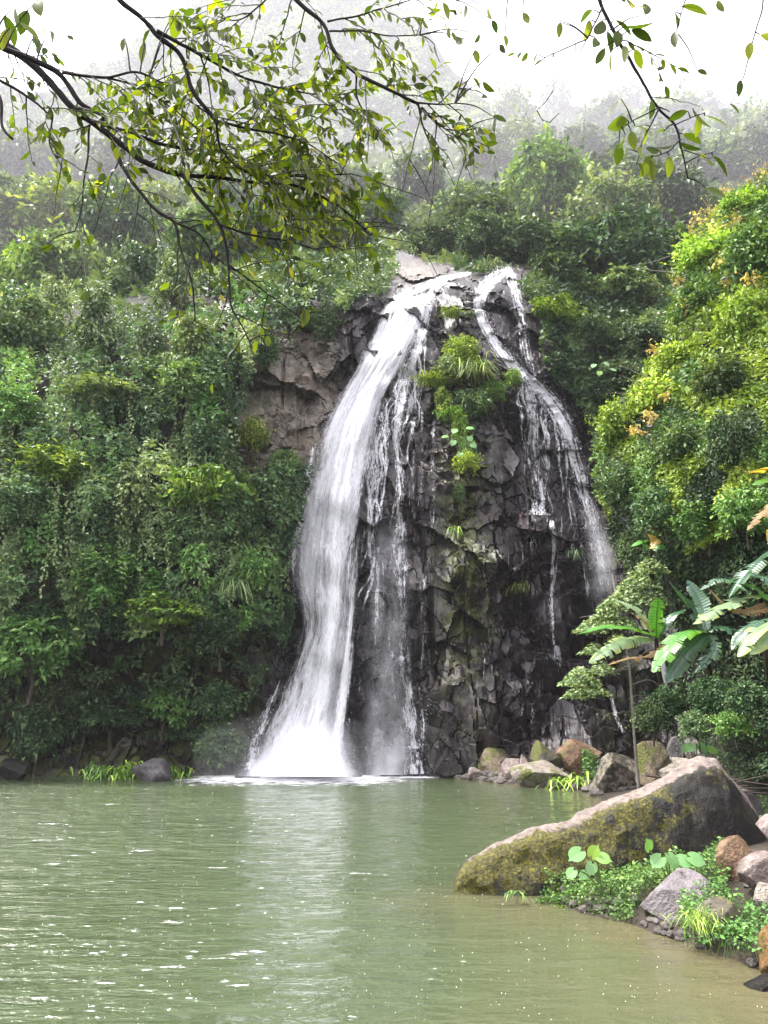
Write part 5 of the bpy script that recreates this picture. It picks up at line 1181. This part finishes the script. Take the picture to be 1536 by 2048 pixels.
for k, (b, Y, leaves, lab) in enumerate(TAR):
    rng = np.random.default_rng(800 + k); Y = Y or float(rock_soft(*b)) - .55
    p0 = at(b[0], b[1], Y); t = empty('taro_plant', p0, lab, 'taro plant', 'broad-leaved plants')
    for (u, v, du, dv, ln) in leaves:
        q = at(u, v, Y - rng.uniform(.0, .12)); s = float(span(v, Y)); ax = np.array([du, -.35, -dv * .75 - .1]); N = nrm(np.array([.15 * rng.normal(), -.75, .75]))
        mb = MB(); add_tube(mb, smooth_path([p0 + rng.normal(0, .015, 3), (p0 + q) / 2 + np.array([0, 0, .06]), q], 8), np.linspace(.010, .005, 8) * (1 if Y < 12 else 1.6), 5); mb.build('stalk', STALK, t)
        mb = MB(); scatter(mb, HEART, q[None], ax[None], N[None], ln * s * (.74 if Y < 20 else .6), rng, width=1.15, vein=.2); mb.build('leaf', TARO, t)
# fallen sticks behind the slab
mb = MB(); rng = np.random.default_rng(9); c0 = at(1480, 1575, 10.6)
for i in range(16):
    a = c0 + rng.normal(0, 1, 3) * [.35, .3, .06]; d_ = nrm(np.array([1, rng.normal(0, .4), rng.normal(0, .12) - .05])) * rng.uniform(.25, .6)
    add_tube(mb, smooth_path([a - d_, a + rng.normal(0, .02, 3), a + d_], 8), np.linspace(.014, .006, 8), 5)
tag(mb.build('fallen_sticks', BARK), 'heap of broken sticks washed up behind the giant slab', None, None, 'stuff')
# ------------------------------------------------------------------ branches overhead
def over_leaf_material():
    m = M('overhead_leaf'); r = m.attr('rnd').outputs['Fac']
    c = m.ramp(r, [(0, (.016, .030, .005)), (.35, (.045, .068, .008)), (.70, (.105, .130, .012)), (.88, (.20, .21, .016)), (.97, (.30, .27, .03)), (1, (.28, .16, .03))])
    n = m.noise(m.pos(), 60, 4, .6); c = m.mix(m.mapr(n, .60, .68, 0, .8), c, (.10, .060, .020))
    t = m.n('ShaderNodeBsdfTranslucent'); m.l(m.mix(1.0, c, (1.55, 1.75, .5), 'MULTIPLY'), t.inputs['Color'])
    return m.done(m.mixsh(.55, m.principled(c, .42, .22, m.bump(n, .2, .002)), t))
OVL = over_leaf_material()
WETBARK = bark_material('wet_bark', (.006, .005, .006), (.030, .025, .026))
lt = np.array([0, .12, .3, .5, .7, .88, 1.0]); lw = np.array([0, .12, .205, .225, .19, .10, 0])
OL_V = []; 
for t_, w_ in zip(lt, lw):
    OL_V += [[-w_, t_, .25 * w_ - .16 * t_ ** 2], [0, t_, -.16 * t_ ** 2], [w_, t_, .25 * w_ - .16 * t_ ** 2]]
OVLEAF = (np.array(OL_V), np.array([q for i in range(6) for q in ([3 * i, 3 * i + 1, 3 * i + 4, 3 * i + 3], [3 * i + 1, 3 * i + 2, 3 * i + 5, 3 * i + 4])]))
def branch(label, trunk_to, limbs, loose, seed, twig_step, nleaf_scale=1.0, mask=None):
    """limbs: (photo polyline, depth at both ends, px radius at both ends, leafiness)"""
    rng = np.random.default_rng(seed); wood, twigs = MB(), MB(); LP, LA, LS = [], [], []
    first = at(*limbs[0][0][0], limbs[0][1][0])
    root = empty('overhanging_branch', first, label, 'branch', 'branches hanging into view overhead')
    for pts, (d0, d1), (r0, r1), lf in limbs:
        a = np.array(pts, float); n = max(12, int(np.linalg.norm(np.diff(a, axis=0), axis=1).sum() / 9))
        P2 = smooth_path(a, n); P2 += np.stack([fbm(np.arange(n) / 5., 0 * np.arange(n), int(a[0, 0]) + seed, 3) - .5, fbm(np.arange(n) / 5., 0 * np.arange(n) + 5, int(a[0, 1]) + seed, 3) - .5], 1) * 5
        dep = np.linspace(d0, d1, n); P = at(P2[:, 0], P2[:, 1], dep)
        rad = np.linspace(r0, r1, n) * span(P2[:, 1], dep) * (1 + .25 * (fbm(np.arange(n) / 2., 0 * np.arange(n), 3 + seed, 2) - .5))
        add_tube(wood, P, rad, 8)
        if lf <= 0: continue
        step = int(max(2, twig_step / 9 / lf))
        for i in range(int(rng.integers(1, step + 1)), n, step):
            tdir = P2[min(i + 1, n - 1)] - P2[i - 1]; ang = math.atan2(tdir[1], tdir[0]) + rng.choice([-1, 1]) * rng.uniform(.35, 1.15)
            L = rng.uniform(60, 150) * (.7 + .5 * lf); k = 9; tt = np.linspace(0, 1, k)
            q = P2[i] + np.stack([np.cos(ang) * tt, np.sin(ang) * tt * .8], 1) * L; q[:, 1] += 40 * tt ** 2 * rng.uniform(.2, 1.2)
            q += np.cumsum(rng.normal(0, 1.6, (k, 2)), 0)
            qd = dep[i] + rng.uniform(-.45, .55) * tt; Q = at(q[:, 0], q[:, 1], qd)
            add_tube(twigs, Q, np.linspace(1.5, .6, k) * float(span(q[0, 1], dep[i])), 4)
            subs = [(q, qd)]
            if L > 100:
                j = int(rng.integers(3, 6)); a2 = ang + rng.choice([-1, 1]) * rng.uniform(.5, .9); q2 = q[j] + np.stack([np.cos(a2) * tt, np.sin(a2) * tt], 1) * L * .55; q2[:, 1] += 18 * tt ** 2
                qd2 = qd[j] + rng.uniform(-.2, .3) * tt; add_tube(twigs, at(q2[:, 0], q2[:, 1], qd2), np.linspace(1.1, .5, k) * float(span(q[0, 1], dep[i])), 4); subs.append((q2, qd2))
            for qq, dd in subs:
                m_ = max(3, int(len(tt) * nleaf_scale)); 
                for w_ in np.linspace(.15, 1.0, m_):
                    x = np.interp(w_, tt, qq[:, 0]); y = np.interp(w_, tt, qq[:, 1]); d_ = np.interp(w_, tt, dd)
                    if mask is not None and rng.random() > mask(x, y): continue
                    al = math.atan2(qq[-1, 1] - qq[0, 1], qq[-1, 0] - qq[0, 0]) + rng.choice([-1, 1]) * rng.uniform(.3, 1.2)
                    LP.append(at(x, y, d_)); LA.append([math.cos(al), rng.normal(0, .55), -math.sin(al) - .55]); LS.append(rng.uniform(12, 28) * float(span(y, d_)))
    LM_ = np.concatenate([smooth_path(np.array(p_, float), 60) for p_, *_ in limbs])
    for (x, y, dx, dy, ln, d_) in loose:
        dd_ = np.hypot(LM_[:, 0] - x, LM_[:, 1] - y); j_ = int(np.argmin(dd_))
        s0 = LM_[j_] if dd_[j_] < 150 else np.array([x + (12 if x < 1450 else 30), -70.0])
        e0 = np.array([x, y]); m0 = (s0 + e0) / 2 + np.array([0, -.10 * np.linalg.norm(e0 - s0)])
        q_ = smooth_path([s0, m0, e0], 10); add_tube(twigs, at(q_[:, 0], q_[:, 1], d_ + 0 * q_[:, 0]), np.linspace(1.9, .9, 10) * float(span(y, d_)), 4)
        LP.append(at(x, y, d_)); LA.append([dx, rng.normal(0, .25), -dy]); LS.append(ln * float(span(y, d_)))
    LP, LA, LS = np.array(LP), np.array(LA, float), np.array(LS); n = len(LP)
    N = nrm(np.array([0, -.35, .8]) + .65 * rng.normal(size=(n, 3)))
    leaves = MB(); scatter(leaves, OVLEAF, LP, LA, N, LS, rng, width=rng.uniform(.8, 1.15, n), rnd=np.clip(rng.beta(1.6, 1.9, n), 0, 1))
    w_o = wood.build('limb', WETBARK, root, smooth=True)
    if twigs.V: twigs.build('twig', WETBARK, root, smooth=True)
    leaves.build('foliage', OVL, root, smooth=True)
    print('LEAVES', n); return n
def mk_mask(x, y):
    d = .25
    for (cx, cy_, sx, sy, a) in ((520, 270, 260, 120, .9), (640, 400, 130, 70, .9), (330, 200, 160, 60, .5), (120, 260, 120, 60, .55), (860, 210, 120, 90, .5), (560, 40, 260, 60, .6), (640, 130, 160, 80, .5)):
        d += a * math.exp(-((x - cx) / sx) ** 2 - ((y - cy_) / sy) ** 2)
    if x < 380 and y > 330: d *= .9
    if 120 < x < 330 and y < 130: d *= .15
    if y > 500: d *= .7
    if 780 < x and y > 330: d = 0
    if x > 1000: d = 0
    return min(d, 1)
LIMBS_A = [
 ([(-420, -40), (-200, 20), (0, 85), (60, 125), (100, 165), (150, 220), (190, 248), (230, 280), (290, 325), (360, 350)], (2.5, 2.9), (11, 5.5), .55),
 ([(360, 350), (420, 353), (500, 365), (580, 370), (640, 392), (700, 430), (740, 470)], (2.9, 3.1), (4.5, 1.5), 1.0),
 ([(-60, 60), (10, 96), (70, 120), (120, 150), (165, 208), (207, 236), (190, 248)], (2.6, 2.8), (7, 4), .3),
 ([(190, 243), (260, 268), (340, 292), (400, 308), (450, 330), (520, 345), (600, 352), (700, 346)], (2.8, 3.2), (4.5, 1.5), 1.1),
 ([(225, 283), (247, 335), (275, 378), (320, 427), (346, 443), (362, 500), (385, 570), (391, 640)], (2.8, 2.9), (4.5, 1.5), .6),
 ([(346, 443), (400, 470), (430, 515), (470, 540)], (2.9, 3.0), (2.5, 1.2), .7),
 ([(365, 352), (402, 402), (440, 450), (452, 490), (458, 560), (464, 615), (486, 655), (502, 695)], (2.9, 3.0), (4.2, 1.3), .55),
 ([(440, 450), (500, 470), (560, 480), (640, 500)], (2.9, 3.1), (2.5, 1.2), .8),
 ([(458, 530), (510, 570), (560, 605), (610, 640)], (3.0, 3.1), (2, 1), .5),
 ([(125, 146), (215, 154), (275, 145), (350, 182), (420, 228), (500, 250)], (2.7, 3.1), (3, 1.2), .8),
 ([(215, 156), (280, 175), (340, 215), (400, 260)], (2.8, 3.0), (2.4, 1.1), .8),
 ([(-40, 145), (0, 162), (50, 190), (104, 236)], (2.6, 2.7), (3.5, 1.8), .6),
 ([(-30, 150), (0, 200), (10, 262), (26, 277)], (2.5, 2.5), (4, 2.5), .2),
 ([(178, 250), (176, 310), (166, 380), (161, 430), (150, 462)], (2.8, 2.8), (2.6, 1.1), .35),
 ([(161, 430), (172, 470), (183, 498)], (2.8, 2.8), (1.4, .8), 0),
 ([(104, 236), (100, 290), (120, 330)], (2.7, 2.8), (1.8, .9), .8),
 ([(500, 345), (504, 400), (506, 420)], (3.0, 3.0), (1.6, 1), .6),
 ([(278, 390), (270, 440), (260, 490)], (2.9, 2.9), (1.4, .8), .2),
]
LOOSE_A = [(80, 500, .9, -.3, 26, 2.7), (350, 20, -.3, 1, 52, 2.5), (358, 22, -.25, 1.0, 56, 2.6), (250, 75, -.1, 1, 34, 2.6), (290, 85, -.3, 1, 40, 2.5), (70, 70, .4, 1, 40, 2.3), (100, 62, .4, 1, 48, 2.3), (600, 615, .3, .9, 44, 3.0), (615, 618, -.2, 1, 40, 3.0), (610, 612, .9, .3, 36, 3.0), (535, 670, .1, 1, 26, 3.0), (780, 440, .4, 1, 30, 3.1), (760, 430, .9, .2, 26, 3.1),
           (30, 10, .2, 1, 60, 2.2), (10, 30, .4, 1, 60, 2.2), (55, 20, -.3, 1, 52, 2.3), (75, 0, .3, 1, 50, 2.3), (20, 55, -.3, .9, 50, 2.2), (40, 45, .8, .5, 46, 2.2)]
n1_ = branch('long dark branch from the upper left with a dense fan of olive leaves', None, LIMBS_A, LOOSE_A, 41, 25, 1.55, mk_mask)
LIMBS_E = [
 ([(120, -220), (190, -80), (240, 0), (290, 42), (315, 70), (360, 110), (386, 182), (432, 242)], (2.3, 2.7), (6, 4), .3),
 ([(432, 242), (500, 260), (572, 272), (625, 294), (680, 330)], (2.7, 3.0), (3, 1.1), 1.1),
 ([(316, 62), (400, 108), (480, 152), (560, 176), (640, 190), (700, 200)], (2.5, 3.0), (4, 1.1), .9),
 ([(432, 242), (442, 300), (482, 340), (532, 350), (566, 420), (592, 462)], (2.7, 3.0), (2.5, 1), .9),
 ([(400, 108), (416, 160), (424, 230)], (2.6, 2.8), (1.8, 1), .5),
 ([(395, 35), (412, 60), (416, 110)], (2.6, 2.6), (1.8, 1), .4),
]
n2_b = branch('thin forked branch dropping from the top edge left of centre', None, LIMBS_E, [(415, 80, .1, 1, 46, 2.6), (300, 60, -.5, .9, 40, 2.5)], 42, 24, 1.5, mk_mask)
LIMBS_G = [
 ([(500, -200), (550, -60), (590, 0), (650, 54), (664, 95), (710, 145), (768, 174), (830, 205)], (2.6, 2.8), (5, 3), .7),
 ([(830, 205), (870, 208), (910, 206)], (2.8, 2.9), (2.2, 1), .9),
 ([(836, 206), (846, 250), (862, 285), (876, 300)], (2.8, 2.9), (2.4, 1), .9),
 ([(842, 215), (880, 250), (915, 275)], (2.8, 2.9), (2, .9), .9),
 ([(712, 146), (716, 200), (738, 240), (746, 274)], (2.8, 2.9), (2.2, 1), .6),
 ([(655, 42), (720, 30), (790, 10), (850, -10)], (2.7, 2.8), (2, 1), .8),
 ([(660, 62), (720, 60), (780, 72), (840, 70)], (2.7, 2.8), (2, 1), .7),
 ([(560, -30), (520, 10), (470, 40), (430, 30)], (2.6, 2.7), (2, 1), .9),
]
LOOSE_G = [(x, y, d1, 1, l, 2.7) for x, y, d1, l in ((845, 35, .2, 34), (870, 90, .1, 44), (885, 5, .5, 40), (975, 15, .1, 30), (985, 40, .4, 26), (1010, 70, .1, 28), (950, 100, .2, 30), (1045, 25, .5, 32), (930, 10, .1, 28), (920, 75, .3, 26), (960, 70, -.4, 26), (965, 165, .6, 36), (1000, 90, .3, 24))] + [(990, 235, -.2, 1, 40, 2.9), (960, 255, .1, 1, 36, 2.9), (985, 232, .9, .4, 30, 2.9)]
branch('branch crossing the top centre with sparse leaves against the white sky', None, LIMBS_G, LOOSE_G, 43, 26, 1.3, lambda x, y: .75 if y < 330 else 0)
LIMBS_R = [
 ([(1170, -260), (1188, -100), (1200, 0), (1225, 60), (1260, 120), (1290, 172), (1320, 222), (1350, 252), (1361, 290), (1375, 356)], (2.2, 2.5), (5.5, 1.6), .45),
 ([(1204, 15), (1185, 60), (1160, 105)], (2.3, 2.3), (2, .9), .8),
 ([(1320, 216), (1300, 255), (1282, 290), (1272, 330)], (2.4, 2.4), (1.8, .8), 0),
 ([(1320, 216), (1280, 235), (1240, 255)], (2.4, 2.4), (1.5, .8), 0),
 ([(1361, 278), (1340, 300), (1305, 312)], (2.45, 2.45), (1.6, .8), 0),
 ([(1372, 325), (1400, 310), (1432, 298), (1432, 282)], (2.5, 2.5), (1.4, .7), 0),
 ([(1352, 250), (1380, 235), (1410, 225)], (2.4, 2.4), (1.3, .7), 0),
 ([(1320, 216), (1338, 222)], (2.4, 2.4), (1.5, .8), 0),
]
LOOSE_R = [(x, y, dx, dy, l, d) for x, y, dx, dy, l, d in (
 (1242, 198, -.7, .8, 54, 2.3), (1255, 240, -.8, .6, 52, 2.3), (1262, 262, .1, 1, 40, 2.35), (1250, 268, -.3, 1, 46, 2.3), (1292, 250, -.1, 1, 46, 2.4), (1304, 200, -.1, 1, 44, 2.4), (1270, 252, 1, .15, 40, 2.4),
 (1375, 222, -.9, .2, 40, 2.4), (1385, 216, .6, .6, 54, 2.4), (1398, 232, -.1, 1, 42, 2.4), (1410, 232, .9, .35, 50, 2.4), (1366, 268, .9, .25, 42, 2.45), (1360, 285, .8, .6, 44, 2.45), (1320, 300, -1, .2, 36, 2.45), (1328, 262, -.7, .4, 44, 2.4),
 (1282, 292, -.2, 1, 44, 2.4), (1255, 300, -.2, 1, 42, 2.4), (1298, 318, .2, 1, 50, 2.4), (1305, 310, -.5, 1, 54, 2.4), (1338, 312, .0, 1, 44, 2.45), (1276, 326, .3, 1, 40, 2.4), (1238, 288, .0, 1, 40, 2.35), (1425, 312, .7, .9, 54, 2.5), (1412, 376, .9, .45, 44, 2.5), (1346, 290, -.9, .2, 34, 2.45),
 (1205, 40, -.3, 1, 50, 2.3), (1215, 62, .2, 1, 46, 2.3), (1230, 40, .9, .3, 46, 2.3), (1235, 62, -.1, 1, 44, 2.3), (1252, 52, 1, .1, 56, 2.3), (1262, 60, .8, .5, 50, 2.3), (1245, 92, .2, 1, 42, 2.35), (1270, 98, .5, 1, 40, 2.35), (1225, 100, -.2, 1, 44, 2.3), (1210, 95, -.5, .9, 40, 2.3), (1195, 80, -.4, 1, 40, 2.3), (1180, 40, -.2, 1, 44, 2.3), (1185, 20, -.7, .6, 40, 2.3), (1290, 30, .3, -1, 46, 2.3),
 (1120, 45, -.1, 1, 34, 2.3), (1112, 40, -.8, .4, 24, 2.3))]
branch('single dark spray hanging from the top right with large drooping leaves', None, LIMBS_R, LOOSE_R, 44, 60, 1.0, lambda x, y: .95 if y < 140 and 1130 < x < 1330 else .25)
branch('few scattered leaves on hair-thin twigs in the top right corner', None, [([(1420, -220), (1395, -60), (1372, 0), (1352, 62)], (2.2, 2.2), (3, .9), 0), ([(1420, -220), (1500, -120), (1528, -20), (1506, 80), (1484, 160), (1462, 208)], (2.2, 2.25), (3, .8), 0)],
 [(1350, 25, .1, 1, 40, 2.2), (1350, 62, -.2, 1, 44, 2.2), (1362, 12, 1, .2, 56, 2.2), (1436, 0, .3, 1, 30, 2.2), (1500, 85, -.2, 1, 40, 2.2), (1520, 70, .9, .3, 40, 2.2), (1480, 160, -.1, 1, 34, 2.2), (1460, 208, .8, .6, 28, 2.25), (1395, 140, .7, .6, 22, 2.2)], 45, 60)
# the bare broken twig that hangs between the branches
root = empty('bare_twig', at(1090, 215, 2.6), 'small bare forked twig hanging in front of the right ridge', 'twig')
mb = MB()
for pts in ([(1106, 182), (1090, 205), (1074, 221)], [(1074, 221), (1086, 240), (1100, 245)], [(1100, 245), (1112, 232), (1119, 226)], [(1086, 240), (1085, 244)], [(1106, 182), (1108, 60), (1100, -120)]):
    a = np.array(pts, float); add_tube(mb, smooth_path(at(a[:, 0], a[:, 1], 2.6 + 0 * a[:, 0]), 10), np.linspace(.0024, .0011, 10) * (.25 if pts[-1][1] < 0 else 1), 5)
mb.build('stem', WETBARK, root)
# ------------------------------------------------------------------ orange young leaves on the thicket, pale bare twigs
rng = np.random.default_rng(91); ORANGE = leaf_material('leaf_orange', [(0, (.12, .13, .03)), (.5, (.24, .195, .07)), (1, (.34, .28, .15))], .4)
SPRIG = [(1495, 375, 26), (1450, 385, 22), (1420, 420, 24), (1470, 440, 22), (1400, 440, 20), (1430, 470, 18), (1380, 470, 16), (1500, 560, 20), (1440, 520, 14), (1525, 340, 18), (1310, 702, 16), (1360, 560, 12), (1500, 500, 18), (1375, 610, 16), (1300, 830, 14), (1270, 860, 12), (1450, 560, 12), (1330, 790, 14)]
SLAB = ['at the top right edge', 'on the crest left of the rightmost', 'on the left shoulder of the crest', 'on the crest below the top one', 'lowest on the left shoulder', 'in the notch of the crest', 'farthest left on the crest', 'on the right side of the bright clump', 'below the notch of the crest', 'topmost, at the right edge of the photo', 'at the tip of the bare pale twigs', 'facing the gully', 'halfway down the right edge', 'on the clump facing the gully', 'over the jutting small-leaved bush', 'on the tip of the jutting bush', 'in the middle of the sunlit clump', 'below the bare pale twigs']
for (u, v, r), wh in zip(SPRIG, SLAB):
    n = 40; uu_ = u + rng.normal(0, r * .55, n); vv_ = v + rng.normal(0, r * .5, n); Yb = float(SD(u, v)) - 1.55
    P = at(uu_, vv_, Yb + rng.normal(0, .15, n)); mb = MB()
    scatter(mb, DIAMOND, P, rng.normal(size=(n, 3)) + [0, 0, -.8], nrm(rng.normal(size=(n, 3)) + [0, -.6, .6]), rng.uniform(.06, .13, n), rng, width=1.2)
    for q_ in P:
        c_ = at(u, v, Yb + .25); w_ = np.array([.004, 0, .004]); mb.add([c_ - w_, c_ + w_, q_ + w_, q_ - w_], [[0, 1, 2, 3]], rnd=.2)
    tag(mb.build('leaf_sprig', ORANGE, loc=at(u, v, Yb)), 'orange young leaves on the right thicket, ' + wh, 'leaf sprig', 'orange sprigs on the right thicket')
root = empty('bare_twig', at(1300, 770, 16), 'pale bare twigs poking out left from the right thicket', 'twig'); mb = MB()
for pts in ([(1330, 762), (1290, 752), (1236, 728)], [(1330, 770), (1280, 765), (1238, 750)], [(1320, 788), (1270, 787), (1210, 786)], [(1340, 545), (1300, 540), (1262, 532)], [(1340, 512), (1300, 525), (1262, 531)]):
    a = np.array(pts, float); add_tube(mb, smooth_path(at(a[:, 0], a[:, 1], 17.5 + 0 * a[:, 0]), 12), np.linspace(.020, .007, 12), 5)
mb.build('stem', BARK_PALE, root)
# rain striking the pool
rng = np.random.default_rng(17); n = 900; v = 1570 + 470 * rng.random(n) ** .8; u = rng.uniform(-40, 1560, n); mb = MB()
G = np.array([on_plane(a, b, .02) for a, b in zip(u, v)]); k = G[:, 0] < shore_x(G[:, 1]) - .1
G = G[k]; drops(mb, G, rng.uniform(.3, 1.0, len(G)) ** 2 * .0007 * G[:, 1] ** .85)
tag(mb.build('rain_splashes', DROPM), 'tiny white splashes of rain on the pool', None, None, 'stuff')

# sky glints painted as white streaks on the wind-ruffled side of the pool
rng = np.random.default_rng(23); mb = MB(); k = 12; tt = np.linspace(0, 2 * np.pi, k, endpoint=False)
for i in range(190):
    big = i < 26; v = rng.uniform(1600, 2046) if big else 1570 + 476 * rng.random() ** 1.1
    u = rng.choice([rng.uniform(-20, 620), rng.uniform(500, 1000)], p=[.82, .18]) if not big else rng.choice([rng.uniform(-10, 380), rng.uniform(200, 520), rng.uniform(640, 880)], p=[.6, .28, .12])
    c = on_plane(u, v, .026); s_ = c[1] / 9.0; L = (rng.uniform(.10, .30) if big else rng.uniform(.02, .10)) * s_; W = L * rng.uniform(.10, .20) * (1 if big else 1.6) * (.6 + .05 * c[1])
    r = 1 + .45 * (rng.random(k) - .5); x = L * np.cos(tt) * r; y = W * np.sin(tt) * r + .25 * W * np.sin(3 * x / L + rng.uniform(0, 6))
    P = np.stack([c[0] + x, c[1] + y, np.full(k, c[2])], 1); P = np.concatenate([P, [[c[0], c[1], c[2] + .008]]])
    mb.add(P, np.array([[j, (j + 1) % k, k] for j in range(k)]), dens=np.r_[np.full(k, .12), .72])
tag(mb.build('painted_glints', foam_glint_material(11.0), smooth=True), 'small white streaks painted as sky glints on the wind-ruffled left side of the pool', None, None, 'stuff')
# ------------------------------------------------------------------ the damp air of the gorge
HAZE = 0.00036
m = M('haze_air'); vol = m.n('ShaderNodeVolumePrincipled'); vol.inputs['Color'].default_value = (.74, .73, .80, 1); vol.inputs['Density'].default_value = HAZE
vol.inputs['Anisotropy'].default_value = 0.0
m.l(vol.outputs[0], m.out.inputs['Volume'])
x0, x1, y0, y1, z0, z1 = -1850, 1850, -60, 1800, -2.2, 1980
mb = MB(); mb.add([[x, y, z] for z in (z0, z1) for y in (y0, y1) for x in (x0, x1)], [[0, 2, 3, 1], [4, 5, 7, 6], [0, 1, 5, 4], [2, 6, 7, 3], [0, 4, 6, 2], [1, 3, 7, 5]])
tag(mb.build('haze', m.m), kind='stuff')
